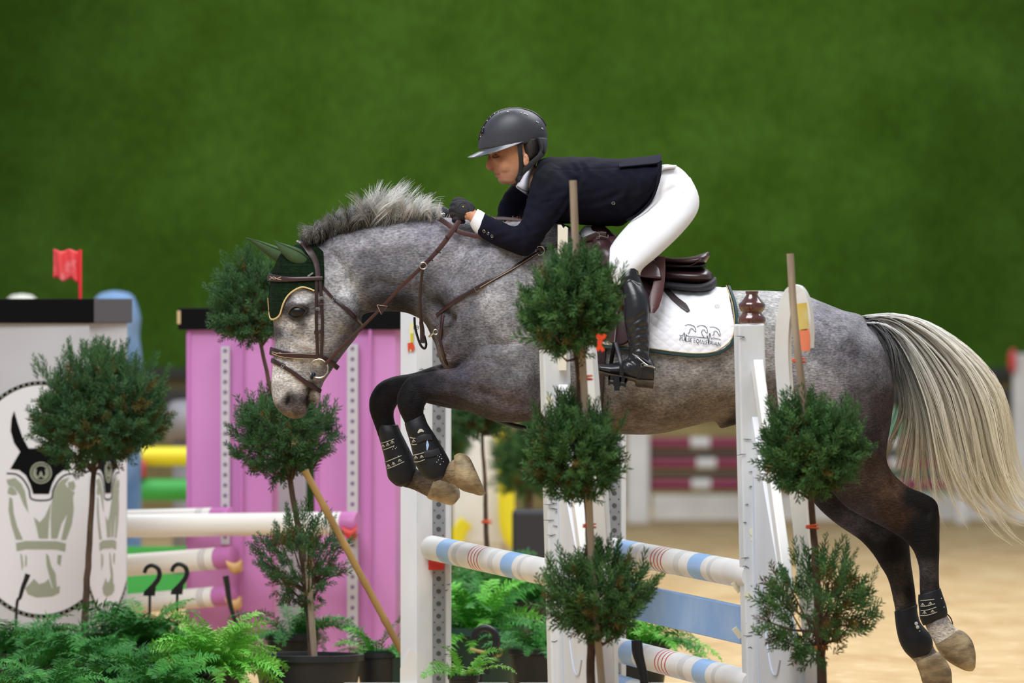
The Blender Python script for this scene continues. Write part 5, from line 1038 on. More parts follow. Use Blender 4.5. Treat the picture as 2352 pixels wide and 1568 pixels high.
def logo(side):
    lo, hi = (-68, 204.5) if side == 0 else (-28, 222)
    T0 = [0]
    def put(g, pl, k, m):
        pl = clipx(pl, lo, hi)
        if len(pl) >= 3: a = [face_pt(x_, y_, side, .001+k*.0016) for x_, y_ in pl]; d = a[0]-face_pt(*pl[0], side, 0); g.poly(a, -d*.9, m)
    g = G(); put(g, EL(196,274), 0, 0); n = 90
    for i in range(n):
        for (ra, rb, k, m) in ((186,264,1,1),):
            q = [(95+(ra+d)*math.cos(t), 1148+(rb+d)*math.sin(t)) for d, t in ((0,2*math.pi*i/n),(9,2*math.pi*i/n),(9,2*math.pi*(i+1.02)/n),(0,2*math.pi*(i+1.02)/n))]; put(g, q, k, m)
        q = [(95+(188.5+d)*math.cos(t), 1148+(266.5+d)*math.sin(t)) for d, t in ((0,2*math.pi*(i+.3)/n),(4,2*math.pi*(i+.3)/n),(4,2*math.pi*(i+.7)/n),(0,2*math.pi*(i+.7)/n))]; put(g, q, 2, 2)
    put(g, hood+mir(hood)[0:]+[], 1, 1) if False else None
    full = hood+mir(hood)+[(190-a, b) for a, b in hood2]+hood2[::-1]; put(g, full, 1, 1)
    for pts in ([(16,1088),(38,1090),(54,1102),(67,1124),(74,1147),(116,1147),(123,1124),(136,1102),(152,1090),(174,1088)],):
        a, b = stroke(cr(pts, 4), 3.4)
        for i in range(len(a)-1): put(g, [a[i], a[i+1], b[i+1], b[i]], 1, 1)
    for pl in ([(15,1103),(35,1098),(50,1112),(58,1130),(63,1160),(66,1178),(55,1160),(45,1135),(32,1118),(20,1116)], [(20,1120),(28,1118),(36,1126),(40,1136),(30,1138),(18,1134)], [(22,1142),(29,1146),(32,1180),(40,1210),(53,1240),(37,1240),(27,1208),(20,1172)],
               [(78,1188),(92,1200),(104,1186),(118,1155),(113,1200),(111,1237),(90,1237),(84,1210)], [(120,1150),(125,1122),(142,1102),(160,1096),(150,1112),(160,1124),(172,1130),(168,1142),(170,1170),(165,1205),(152,1240),(141,1240),(147,1212),(156,1178),(142,1202),(132,1237),(118,1237),(117,1190)],
               [(156,1108),(170,1104),(174,1116),(170,1126),(158,1122)], [(37,1248),(60,1243),(130,1243),(152,1248),(150,1267),(130,1262),(60,1262),(39,1267)], [(47,1272),(51,1276),(54,1300),(51,1312)], [(59,1274),(62,1280),(62,1298),(58,1304)],
               [(106,1272),(112,1276),(118,1300),(128,1318),(131,1350),(122,1352),(115,1326),(108,1300)], [(133,1275),(142,1275),(139,1300),(132,1294)], [(58,1352),(70,1340),(79,1330),(90,1342),(104,1338),(112,1330),(120,1352),(138,1346),(137,1362),(120,1370),(85,1373),(65,1366)]): put(g, pl, 1, 2)
    for ra in (25, 19):
        a = [(95+ra*math.cos(2*math.pi*i/36), 1086+ra*math.sin(2*math.pi*i/36)) for i in range(37)]
        for i in range(36): put(g, [a[i], a[i+1], (95+(a[i+1][0]-95)*(1-3/ra), 1086+(a[i+1][1]-1086)*(1-3/ra)), (95+(a[i][0]-95)*(1-3/ra), 1086+(a[i][1]-1086)*(1-3/ra))], 2, 2)
    w = cr([(84,1078),(82,1088),(86,1096),(92,1094),(95,1084),(98,1094),(104,1096),(108,1088),(106,1078)], 4); a, b = stroke(w, 3.6)
    for i in range(len(a)-1): put(g, [a[i], a[i+1], b[i+1], b[i]], 3, 2)
    obj('emblem', g, [lw, lk, lg], pil, smooth=False, fixn=True)
logo(0); logo(1)
g = G(); g.tube([P(184,700,4.15), P(184,573,4.15)], .008, 10); fl = empty('small_flag', P(184,690,4.15), 'small red flag on a thin red stick standing on the white pillar', 'flag')
obj('stick', g, mat('red_paint','e22a30',.5), fl)
nu, nv = 16, 10; rows = [[tuple(P(186-64*i/(nu-1), 574+3*math.sin(i*.75)+(72+3*math.sin(i*.8+1)-6*(i/nu))*j/(nv-1), 4.15)+Vector((0,.012*math.sin(i*.9+j*.2),0))) for j in range(nv)] for i in range(nu)]
g = G(); pos = np.array(rows); sheet(g, pos, np.tile((0,-1.,0), pos.shape[:2]+(1,)), 0, .0015); obj('cloth', g, mat('red_cloth','ea4a50',.7,col2='ef8d90',scale=14,nmix=(.5,.7)), fl, angle=180)
pink = mat('pink_paint', 'd78fcd', .55, col2='d085c4', scale=1.2); pinkd = mat('pink_strip','c9c4cc',.55)
def pink_pillar(x0, x1, sx0, sx1, sy0, sy1, topy, Y, label, capx):
    a, b = P(x0,0,Y), P(x1,0,Y); zt = P(0,topy,Y).z; r = slab_pillar('pink_pillar', (a.x,Y), (b.x,Y+.05), (b.x+.02,Y+.32), 0, zt, pink, pink, label, 'fence pillar', [mat('cap_black','121114',.5), mat('cap_black_lit_side','5a585c',.5)], P(0,topy-50,Y).z, .035, 'pink pillars')
    g = G(); q = P(x0, topy-46, Y-.05); g.box((q.x-.0405, Y-.037, q.z-.062), (q.x-.026, Y-.02, q.z-.004)); obj('cap_end', g, mat('raw_wood','d2b486',.7), r, smooth=False)
    c = P((sx0+sx1)/2, sy0, Y-.03); e = P(0, sy1, Y-.03); w = (sx1-sx0)*(30+Y)/F; g = G(); g.box((c.x-w/2, Y-.02, e.z), (c.x+w/2, Y+.02, c.z)); z = c.z-.02
    while z > e.z+.02:
        n = 10; rr = .009; g.add([(c.x+rr*math.cos(2*math.pi*k/n), Y-.0215+q_, z+rr*math.sin(2*math.pi*k/n)) for q_ in (0,.004) for k in range(n)], [tuple(range(n)), tuple(range(n,2*n))]+[(k,k+n,(k+1)%n+n,(k+1)%n) for k in range(n)], 1); z -= .045
    obj('pin_strip', g, [pinkd, mat('mauve_hole','7d6a86',.8)], r, smooth=False)
    g = G(); xm = P(sx0-8,0,Y).x
    for xx_ in (x0+6, sx1+28): q = P(xx_,0,Y-.01).x; g.box((q-.006, Y-.01, 0), (q+.006, Y+.02, zt))
    obj('batten', g, mat('pink_edge','c878bc',.55), r, smooth=False)
pink_pillar(428, 624, 507, 527, 795, 1250, 757, 5.3, 'left pink fence pillar under a black cap beside the logo pillar', None)
pink_pillar(722, 908, 797, 822, 790, 1484, 757, 5.2, 'right pink fence pillar behind the horse\'s head', None)
PP = [mat('cream_white_paint','eeeae2',.4), mat('pink_tip','c273b0',.45), mat('grey_ring','a9a2a8',.5)]
rg = lambda a, n=3, s=.016: [(a+k*s, a+k*s+s*.45, 2) for k in range(n)]
def hpole(x1, y0, y1, Y, r, tip, label, rings=None):
    A, Bq_ = P(240, y0, Y+.35), P(x1, y1, Y); L = (Bq_-A).length
    pole('jump_pole', A, Bq_-A, L, r, [(1-tip/(x1-240.),1,1)]+(rg(1-(tip+32)/(x1-240.), 3, .018) if rings else []), PP, label, 'white poles with pink tips')
hpole(822, 1208, 1201, 4.7, .050, 36, 'longest white pole with pink tip, ending at the right pink pillar', True)
hpole(530, 1192, 1184, 5.05, .038, 40, 'white pole with pink tip just behind and above the longest one', True)
hpole(538, 1302, 1279, 4.85, .048, 38, 'middle white pole with pink tip and grey rings on the left pink pillar', True)
hpole(534, 1392, 1366, 4.85, .044, 38, 'lowest white pole with pink tip above the ferns', True)
for q, Y_, m_, l_ in (((806,1222),4.68,mat('red_plastic','d0342c',.45),'red pole cup under the tip of the longest white pole'), ((540,1300),4.8,mat('tan_plastic','c79a62',.5),'tan pole cup under the middle white pole'), ((538,1385),4.8,mat('tan_plastic','c79a62',.5),'tan pole cup under the lowest white pole')):
    g = G(); c = P(*q, Y_); g.loft([(q[0]-22,q[1]-14,q[0]-14,q[1]+8,.03,Y_),(q[0],q[1]-8,q[0]-4,q[1]+18,.035,Y_),(q[0]+14,q[1]-18,q[0]+12,q[1]+12,.03,Y_)], 4, 16, e=3); g.box((c.x-.015, Y_, c.z-.03), (c.x+.02, 5.27, c.z+.01)); obj('pole_cup', g, m_, label=l_, cat='pole cup', angle=50)
g = G(); a, b = P(624,0,6.6), P(702,0,6.6); g.box((a.x,6.6,0),(b.x,6.7,P(0,1040,6.6).z)); bevel(obj('upright_board', g, mat('grey_panel','b4b2bc',.6,col2='9c9aa6',scale=1.5,stretch=(1,1,.3)), label='pale grey upright board between the two pink pillars', cat='board', smooth=False), .01)

# black plastic hooks
hk = mat('black_plastic', '151517', .4)
def hook(cx, cy, h, Y, label, lean=0):
    k = h/70.; q = [(cx-19*k,cy-20*k),(cx-14*k,cy-32*k),(cx-2*k,cy-38*k),(cx+12*k,cy-32*k),(cx+17*k,cy-18*k),(cx+13*k,cy-4*k),(cx+4*k,cy+8*k),(cx-4*k+lean,cy+22*k)]
    g = G(); g.tube([P(a, b, Y) for a, b in cr(q, 5)], list(np.interp(np.linspace(0,1,36), [0,.2,1], [.0065*k+.002,.008*k+.001,.010*k+.002])), 10)
    g.poly([P(a, b, Y-.006) for a, b in ((cx-2*k+lean,cy+6*k),(cx+8*k+lean,cy+14*k),(cx+6*k+lean,cy+34*k),(cx-22*k+lean,cy+34*k),(cx-20*k+lean,cy+24*k))], (0,.012,0)); g.tube([P(cx-6*k+lean, cy+30*k, Y), Vector((P(cx-8*k,0,Y).x, Y, .01))], .006, 8); obj('plastic_hook', g, hk, label=label, cat='hook', group='black plastic plant hooks', angle=50)
hook(350,1335,68,3.6,'left one of the two black hooks in front of the lowest white pole'); hook(413,1332,68,3.6,'right one of the two black hooks in front of the lowest white pole')
hook(1115,1498,105,1.9,'large black hook rising in front of the green pot', 0)
g = G(); g.tube([P(a,b,3.75) for a, b in cr([(64,1318),(60,1330),(52,1350),(46,1372),(38,1395),(34,1548)],4)], list(np.linspace(.012,.005,21)), 8); obj('plastic_hook', g, hk, label='slim black hook standing against the emblem of the white pillar', cat='hook', group='black plastic plant hooks')
g = G(); g.tube([P(a,b,4.2) for a, b in cr([(518,1322),(522,1345),(526,1375),(532,1400),(545,1440),(560,1470),(566,1536)],4)], list(np.linspace(.014,.006,25)), 8); obj('black_strap', g, hk, label='black strap hanging beside the left pink pillar above the ferns', cat='strap')
g = G(); g.loft([(1450,1470,1475,1470,.006,-1.9),(1452,1500,1478,1500,.008,-1.9),(1462,1530,1484,1530,.008,-1.9),(1470,1568,1490,1568,.008,-1.9),(1472,1640,1490,1640,.006,-1.9),(1474,1725,1490,1725,.006,-1.9)], 4, 14); obj('black_strap', g, hk, label='dark strap hanging in front of the lower blue banded pole', cat='strap')

# ---------------------------------------------------------------- plants
def fastmesh(name, V, Fc, mats, parent=None, mi=None, label=None, cat=None, group=None, kind=None, origin=None, smooth=False):
    me = bpy.data.meshes.new(name); V = np.asarray(V, float); Fc = np.asarray(Fc, int)
    base = ROOT[parent.name] if parent is not None else Vector((0,0,0)); og = Vector(origin) if origin is not None else base
    V = V-np.array(og); k = Fc.shape[1]
    me.vertices.add(len(V)); me.vertices.foreach_set('co', V.ravel()); me.loops.add(Fc.size); me.loops.foreach_set('vertex_index', Fc.ravel())
    me.polygons.add(len(Fc)); me.polygons.foreach_set('loop_start', np.arange(0, Fc.size, k))
    if mi is not None: me.polygons.foreach_set('material_index', np.asarray(mi, int))
    me.update(calc_edges=True); 
    for m in (mats if isinstance(mats, (list, tuple)) else [mats]): me.materials.append(m)
    me.polygons.foreach_set('use_smooth', [smooth]*len(Fc))
    o = bpy.data.objects.new(name, me); COL.objects.link(o); o.location = og-base if parent is not None else og
    if parent is not None: o.parent = parent
    ROOT[o.name] = og.copy(); return tag(o, label, cat, group, kind)
def sprig_template(seed):
    r = np.random.default_rng(seed); V = []; T = []
    def spindle(p, q, w):
        p, q = np.array(p), np.array(q); t = q-p; t = t/np.linalg.norm(t); a = np.cross(t, (.3,.2,1)); a /= np.linalg.norm(a); b = np.cross(t, a); o = len(V); m = p*.55+q*.45
        V.append(p); V.extend([m+(a*math.cos(x_)+b*math.sin(x_))*w for x_ in (0, 2.09, 4.19)]); V.append(q)
        for j in range(3): T.append((o, o+1+j, o+1+(j+1) % 3)); T.append((o+4, o+1+(j+1) % 3, o+1+j))
    spindle((0,0,0), (0,0,1.0), .025)
    for i in range(20):
        z = .08+.8*i/20; ph = i*2.4+r.normal(0,.3); l = (.46-.34*z)*(.8+.4*r.random()); d = np.array([math.cos(ph), math.sin(ph), 1.0]); d /= np.linalg.norm(d)
        q = np.array([0,0,z])+d*l; spindle((0,0,z), q, .026)
        if i % 2 == 0:
            e = d+r.normal(0,.35,3); e /= np.linalg.norm(e); spindle(np.array([0,0,z])+d*l*.4, np.array([0,0,z])+d*l*.4+e*l*.55, .022)
    return np.array(V), np.array(T)
SPR = [sprig_template(s_) for s_ in (1,2,3)]
jun = [mat('juniper_a','476b3c',.75,col2='34552e',scale=12,spec=.2), mat('juniper_b','5c8449',.75,col2='446a3a',scale=12,spec=.2), mat('juniper_dry','6e5a30',.8,col2='4a4a26',scale=12,spec=.1), mat('juniper_c','4b7048',.75,col2='395a3a',scale=12,spec=.2)]
bark = mat('bark', '5c4636', .9, col2='43322a', scale=30, stretch=(1,1,.5), bump=1.5, bscale=60); bark2 = mat('stake_wood', 'a89884', .85, col2='857462', scale=20, stretch=(1,1,.15), bump=.8, bscale=60); orange = mat('orange_tie', 'e0592c', .6)
def ball(parent, c, rx, rz, n, size, rng, tone=0, dry=.06, hollow=.35, ry=None, lumps=0):
    VV = []; TT = []; MM = []; o = 0; ry = ry or rx*.95
    tips = []; ld = rng.normal(0,1,(9,3)); ld /= np.linalg.norm(ld, axis=1)[:, None]; la = rng.uniform(-.16,.14,9)
    for i in range(n):
        d = rng.normal(0,1,3); d /= np.linalg.norm(d); k = hollow+(1-hollow)*rng.random()**.55; k *= 1+np.sum(la*np.clip(ld@d-.5,0,1)*2)
        if lumps: k *= .55+.55*(math.sin(d[0]*4+d[1]*3+lumps)*math.cos(d[2]*4+lumps*2)*.5+.5)+.15
        k *= .90; p = np.array(c)+d*np.array([rx,ry,rz])*k; ax = d*.75+np.array([0,0,.55])+rng.normal(0,.28,3); ax /= np.linalg.norm(ax)
        tp = SPR[rng.integers(3)]; a = np.cross(ax, rng.normal(0,1,3)); a /= np.linalg.norm(a); b = np.cross(ax, a); s_ = size*rng.uniform(.7,1.25)
        if rng.random() < .035: s_ *= 1.5
        M = np.array([a*s_, b*s_, ax*s_]); VV.append(tp[0]@M+p-ax*s_*.35); TT.append(tp[1]+o); o += len(tp[0])
        low = dry*(1+2.5*max(0,-d[2]))*(1.6 if k < .6 else .8); m = 2 if rng.random() < low else ([0,1,0][rng.integers(3)] if tone == 0 else [3,0,3][rng.integers(3)])
        MM.append(np.full(len(tp[1]), m)); tips.append(p)
    for i in range(int(n*.05)):      # upright shoots standing out of the crown
        th = rng.uniform(0, 6.28); q = rng.uniform(0,.9); p = np.array(c)+np.array([math.cos(th)*rx*q, math.sin(th)*ry*q, rz*.88*math.sqrt(1-q*q)]); ax = np.array([math.cos(th)*q*.5, math.sin(th)*.2, 1.0])+rng.normal(0,.1,3); ax /= np.linalg.norm(ax)
        tp = SPR[rng.integers(3)]; a = np.cross(ax, rng.normal(0,1,3)); a /= np.linalg.norm(a); b = np.cross(ax, a); s_ = size*rng.uniform(1.0,1.7); M = np.array([a*s_*.6, b*s_*.6, ax*s_]); VV.append(tp[0]@M+p-ax*s_*.3); TT.append(tp[1]+o); o += len(tp[0]); MM.append(np.full(len(tp[1]), 0))
    f = fastmesh('foliage', np.vstack(VV), np.vstack(TT), jun, parent, np.concatenate(MM)); return tips
def tree(label, Y, trunk, balls, stake=None, ties=(), pot=None, seed=1, r0=.017, group='topiary junipers', tone=0, potm=None, stakes=()):
    rng = np.random.default_rng(seed); d = 30+Y; base = P(trunk[0][0], 0, Y); r = empty('topiary_tree', Vector((base.x, Y, 0)), label, 'tree', group)
    tr = [P(a, b, Y) for a, b in cr(trunk, 6)]; zb = pot[3] if pot else .1
    if tr[0].z > zb: tr = [Vector((tr[0].x, Y, zb))]+tr
    g = G(); g.tube([p_+Vector((rng.normal(0,.0012),0,0)) for p_ in tr], list(np.linspace(r0, r0*.4, len(tr))), 10)
    tz = np.array([p_.z for p_ in tr]); tx = np.array([p_.x for p_ in tr]); o_ = np.argsort(tz)
    allb = []
    for cx, cy, rx, ry, n, sz, dry, hol, lumps in balls:
        c = P(cx, cy, Y); k = d/F; tips = ball(r, c, rx*k, ry*k, n, sz, rng, tone, dry, hol, lumps=lumps)
        for t in [tips[i] for i in rng.choice(len(tips), min(26, len(tips)), False)]:
            zz = c.z-ry*k*rng.uniform(.3,1.0) if t[2] < c.z+ry*k*.3 else c.z-ry*k*rng.uniform(-.1,.7); zz = min(zz, t[2]-.02); x0 = float(np.interp(zz, tz[o_], tx[o_])); a = Vector((x0, Y, zz)); b = Vector(t); m_ = (a+b)/2+Vector((0,0,-.015+rng.normal(0,.01)))
            g.tube([a, m_, b], [.0055,.004,.0018], 6)
    obj('trunk', g, bark, r)
    for st in ([stake] if stake else [])+list(stakes):
        q = [P(a, b, Y-.03) for a, b in cr(st, 6)]; g = G(); g.tube(q, .0125 if len(st) > 2 else .0125, 10); obj('stake', g, bark2, r)
    for a, b in ties:
        g = G(); c = P(a, b, Y-.012); ring(g, c, .0215, .003, (.05,.1,1), 18, k=6); ring(g, c+Vector((0,0,.009)), .021, .0028, (-.08,.05,1), 18, k=6); obj('tie', g, orange, r)
    if pot:
        cx, w0, w1, h = pot[:4]; g = G(); c = Vector((P(cx,0,Y).x, Y, 0)); ww = w0*d/F/2; wb = w1*d/F/2
        g.lathe(c, [(wb,0),(wb+(ww-wb)*.8,h*.8),(ww*.97,h*.84),(ww*1.02,h*.85),(ww*1.02,h),(ww*.95,h),(ww*.93,h*.9),(.001,h*.88)], 36); obj('pot', g, potm or mat('black_pot','1d1e22',.45,bump=.2,bscale=20), r, angle=35)
    return r
tree('juniper topiary with one wide round crown in front of the white logo pillar', 3.1, [(192,1500),(196,1400),(205,1250),(214,1100),(220,1000),(222,900)], [(226,948,196,150,1050,.09,.10,.3,0)], seed=11, r0=.0165, pot=(195,190,150,.2), tone=1)
tree('leaning three-ball juniper topiary behind the horse\'s head in a black pot', 2.1, [(716,1505),(708,1380),(695,1280),(672,1140),(650,1010),(612,850),(582,700)], [(572,690,98,108,460,.078,.04,.35,0),(650,1006,134,108,600,.078,.05,.35,0),(688,1288,122,115,230,.078,.12,.5,1.3)], stake=[(722,1506),(706,1290)], seed=12, r0=.016, pot=(708,252,215,.165), tone=1)
tree('tallest three-ball juniper topiary with a wooden stake rising over the rider\'s jacket', -2.6, [(1352,1730),(1356,1568),(1358,1430),(1354,1300),(1348,1150),(1338,1000),(1326,850),(1316,720)], [(1318,702,118,118,620,.085,.04,.3,0),(1318,1040,126,118,620,.085,.05,.3,0),(1374,1382,142,115,470,.085,.08,.35,.8)],
     stake=[(1316,414),(1322,560),(1334,760),(1345,960),(1352,1130),(1362,1330),(1382,1568),(1392,1720)], ties=((1346,870),(1354,1210)), seed=13, r0=.0165, pot=(1360,230,180,.22))
tree('two-ball juniper topiary with a stake in front of the horse\'s hindquarters', -2.35, [(1892,1730),(1888,1568),(1882,1450),(1874,1300),(1865,1180),(1856,1050),(1846,920)], [(1862,1036,134,116,720,.085,.03,.3,0),(1878,1388,142,135,260,.085,.14,.5,2.1)],
     stake=[(1815,582),(1822,700),(1834,820),(1844,900),(1852,1000),(1858,1060)], ties=((1835,830),(1866,1212),(1886,1490)), seed=14, r0=.019, pot=(1890,230,180,.22))
tree('slender juniper topiary standing between the white posts under the horse\'s belly', 4.8, [(1124,1420),(1120,1330),(1116,1200),(1112,1080),(1106,980)], [(1104,950,78,55,260,.08,.05,.35,0)], ties=((1118,1200),(1120,1325)), seed=15, r0=.015, pot=(1124,120,100,.22), tone=1)
g = G(); 
for q in ([(1372,768),(1380,782),(1372,805)], [(1382,770),(1376,788),(1386,806)], [(1370,772),(1384,776),(1390,768)]):
    p_ = np.array([tuple(P(a,b,-2.72)) for a, b in cr(q,4)]); band(g, p_, np.tile((0,-1,.2),(len(p_),1)), np.gradient(p_,axis=0), .012, 0, .002)
obj('ribbon', g, mat('orange_ribbon','f04a1c',.5), label='short orange ribbon caught in the upper ball of the tallest topiary', cat='ribbon')
# leaning bamboo cane
g = G(); A_, B_ = P(700,1080,1.9), P(925,1500,1.9); n = 40; g.tube([A_.lerp(B_, t) for t in np.linspace(0,1,n)], [.0135+(.0022 if i % 8 == 0 else 0) for i in range(n)], 12); obj('bamboo_cane', g, mat('bamboo','a8834a',.6,col2='8a6a38',scale=10,stretch=(1,1,.3)), label='tan bamboo cane leaning from the green pot towards the black-potted topiary', cat='cane')

def fern(label, cx, Y, n, ln, mt, seed, pot=(.13,.24), up=.9, group='potted ferns', potm=None, zt=None, dirs=None, curl=1.0):
    rng = np.random.default_rng(seed); c = Vector((P(cx,0,Y).x, Y, 0)); r = empty('potted_fern', c, label, 'plant', group); h = pot[1]; V = []; T = []; M = []
    g = G(); g.lathe(c, [(pot[0]*.75,0),(pot[0]*.96,h*.85),(pot[0]*1.04,h*.87),(pot[0]*1.04,h),(pot[0]*.95,h),(pot[0]*.92,h*.9),(.001,h*.88)], 32); obj('pot', g, potm or mat('black_pot','1d1e22',.45,bump=.2,bscale=20), r, angle=35)
    for i in range(n):
        ph = 2*math.pi*(i*.618)+rng.normal(0,.2); L_ = ln*rng.uniform(.65,1.1); el = rng.uniform(.15,1.45)*up; m = rng.integers(2)
        dx, dy = math.cos(ph), math.sin(ph); K = 22; pts = []; p = np.array([c.x+dx*.03, c.y+dy*.03, h*.9]); a = el
        for k in range(K): pts.append(p.copy()); p = p+np.array([dx*math.cos(a), dy*math.cos(a), math.sin(a)])*L_/K; a -= (1.5+rng.normal(0,.05))*curl/K*(.5+k/K*1.2)
        pts = np.array(pts); t = np.gradient(pts, axis=0); t /= np.linalg.norm(t, axis=1)[:, None]; sd_ = np.cross(t, (0,0,1)); sd_ /= np.linalg.norm(sd_, axis=1)[:, None]+1e-9; up_ = np.cross(sd_, t); tw = rng.normal(0,.5)
        sd_ = sd_*math.cos(tw)+up_*math.sin(tw); up_ = np.cross(sd_, t)
        for k in range(2, K-1):
            w = L_*.17*math.sin(math.pi*min(1, .12+(k/K)**.8*.88))**.75+.004
            for s_ in (-1, 1):
                for q in range(2):
                    b = pts[k]+t[k]*(q*.5*L_/K); d = sd_[k]*s_*.9+t[k]*.42-up_[k]*.12+rng.normal(0,.17,3); e = b+d*w*rng.uniform(.55,1.15); mid = b+d*w*.5+up_[k]*w*.1; hw = t[k]*L_/K*.24; o = len(V)
                    V += [b-hw*.4, mid-hw, e, mid+hw, b+hw*.4]; T += [(o,o+1,o+3),(o,o+3,o+4),(o+1,o+2,o+3)]; M += [m]*3
        o = len(V); 
        for k in range(K-1):
            wv = .0022*(1-k/K)+.0006; V += [pts[k]-sd_[k]*wv, pts[k]+sd_[k]*wv, pts[k]+up_[k]*wv*1.2]
            if k < K-2:
                for j in range(3): q0, q1 = o+k*3+j, o+k*3+(j+1)%3; T += [(q0,q1,q1+3),(q0,q1+3,q0+3)]; M += [m,m]
    fastmesh('fronds', np.array(V), np.array(T), mt, r, M); return r
fb = [mat('fern_bright','6cc244',.6,col2='74c24a',scale=9,spec=.25), mat('fern_lime','94d060',.6,col2='5ea23a',scale=9,spec=.25)]; fd = [mat('fern_green','4a9a3e',.6,col2='2f6f2c',scale=9,spec=.25), mat('fern_deep','38783a',.65,col2='3d7c3a',scale=9,spec=.2)]
fern('dark green fern at the left edge below the emblem of the white pillar', 45, 2.6, 80, .27, fd, 1, pot=(.12,.15))
fern('dark green fern below the trunk of the wide-crowned topiary', 170, 2.2, 84, .28, [fd[1],fd[0]], 2, pot=(.12,.12))
fern('mid-green fern in front of the lowest white pole with pink tip', 325, 2.9, 84, .33, fd, 3, pot=(.12,.17))
fern('bright lime-green fern left of the black pot', 490, 1.7, 100, .31, fb, 4, pot=(.12,.12), up=1.05)
fern('mid-green fern below the bright one, at the bottom edge', 370, 1.4, 60, .25, fd, 16, pot=(.1,.06))
fern('deep green fern at the bottom edge between the two leftmost ferns', 110, 1.2, 60, .25, [fd[1],fd[0]], 17, pot=(.1,.05))
fern('dark fern tucked below the bright fern and the wide-crowned topiary', 265, 1.7, 60, .26, [fd[1],fd[1]], 18, pot=(.1,.08))
fern('green fern just behind the rim of the black pot', 672, 2.8, 26, .27, fd, 5, pot=(.11,.22))
fern('small leafy fern between the black pot and the green pot', 868, 2.4, 22, .22, [fb[0],fd[0]], 6, pot=(.09,.16))
fern('bright fern growing out of the green pot beside the perforated post', 1095, 2.9, 44, .34, [fb[0],fd[0]], 7, pot=(.20,.24), potm=mat('green_pot','1f4038',.5), up=1.05)
fern('small bright fern at the bottom edge in front of the green pot', 1065, 1.3, 12, .20, fb, 8, pot=(.06,.12), up=1.2)
fern('dark fern behind the lower end of the blue banded pole on the left', 1195, 4.2, 44, .40, fd, 9, pot=(.13,.30))
fern('fern at the foot of the background topiary', 1095, 5.4, 36, .36, fd, 10, pot=(.13,.30))
fern('fern by the black pot at the bottom edge beside the near standard', 1232, 2.3, 26, .26, fd, 11, pot=(.11,.18))
fern('bright fern behind the blue plank at the tall topiary', 1470, 2.4, 40, .33, [fb[0],fd[0]], 12, pot=(.12,.2))
fern('green fern at the bottom right edge beneath the hind hooves', 1985, -1.6, 14, .20, fb, 13, pot=(.07,.06))
g = G(); c = P(906, 1492, 2.45); g.lathe((c.x,2.45,0), [(.085,0),(.115,c.z*.85),(.125,c.z*.88),(.125,c.z),(.112,c.z),(.10,c.z*.9),(.001,c.z*.88)], 32); obj('green_pot', g, mat('green_pot','1f4038',.5), label='dark green pot with pale rim holding the bamboo cane', cat='plant pot', angle=35)
g = G(); ring(g, P(1140,1497,2.62), .022, .006, (0,1,.8), 20, k=6); g.tube([P(1080,1490,2.64), P(1100,1495,2.64), P(1125,1500,2.64)], .006, 6); obj('straw_tie', g, mat('straw','c2ab6c',.8), label='straw coloured rope knot on the rim of the green pot', cat='rope')

# ---------------------------------------------------------------- far jumps and stands
def far_pole(x0, y0, x1, y1, Y, r, m_, label, group, bands=(), cat='jump pole'):
    A, B_ = P(x0,y0,Y), P(x1,y1,Y); pole('far_pole', A, B_-A, (B_-A).length, r, list(bands), m_, label, group)
gy = 'green and yellow fence far left'
yl, gn = mat('yellow_paint','ecdd25',.5), mat('green_paint','3fae4e',.5,col2='2f9a3e',scale=2); 
far_pole(250,1048,620,1048,14,.052,[yl],'yellow pole behind the wide-crowned topiary',gy); far_pole(250,1124,620,1124,14,.062,[gn,white_p],'thick green pole under the yellow one',gy,[(.13,.16,1)])
far_pole(250,1176,620,1176,14.03,.012,[yl],'thin yellow rail under the thick green pole',gy)
for y0, y1, l_ in ((1255,1290,'upper green plank behind the white poles with pink tips'),(1318,1368,'lower green plank behind the two black hooks')):
    g = G(); a, b = P(250,y0,9), P(620,y1,9); g.box((a.x,9,b.z),(b.x,9.04,a.z)); obj('plank', g, gn, label=l_, cat='jump plank', group='green planks', smooth=False)
g = G(); c = P(316,1080,13.9); g.loft([(300,1058,300,1096,.06,13.95),(335,1058,335,1096,.06,13.95)],3,14,e=4); obj('pole_cup', g, mat('red_dull','b0353a',.5), label='dull red pole cup between the yellow and green poles', cat='pole cup')
g = G(); g.loft([(384,935,384,1012,.2,16),(396,922,396,1014,.3,16),(425,918,425,1014,.34,16),(460,920,460,1014,.3,16),(480,935,480,1012,.2,16)],4,24,e=3); g.box((P(400,0,16).x,15.8,0),(P(470,0,16).x,16.2,P(0,1005,16).z)); obj('grey_drum', g, mat('drum_grey','8d8a90',.6), label='grey rounded drum left of the left pink pillar', cat='drum', angle=180)
g = G(); g.loft([(255,668,272,668,.03,12),(228,676,300,675,.12,12),(212,698,314,696,.2,12),(206,735,323,732,.22,12),(212,775,320,772,.22,12),(208,840,326,840,.22,12),(200,1000,325,1000,.22,12),(200,1385,325,1385,.22,12)],5,28); obj('blue_bundle', g, mat('pale_blue_cloth','4d6c96',.85,col2='7f9cc0',scale=2.4,bump=1,bscale=8,spec=.1), label='pale blue rounded bundle behind the right edge of the white logo pillar', cat='bundle', angle=180)
g = G(); c = P(50,700,11); g.lathe((c.x,11,0), [(.03,0),(.03,c.z),(.08,c.z+.0),(.075,c.z+.03),(.05,c.z+.05),(.001,c.z+.056)], 24); obj('domed_post', g, mat('dome_white','c9c9bf',.5), label='white domed post just showing over the black cap of the logo pillar', cat='post')
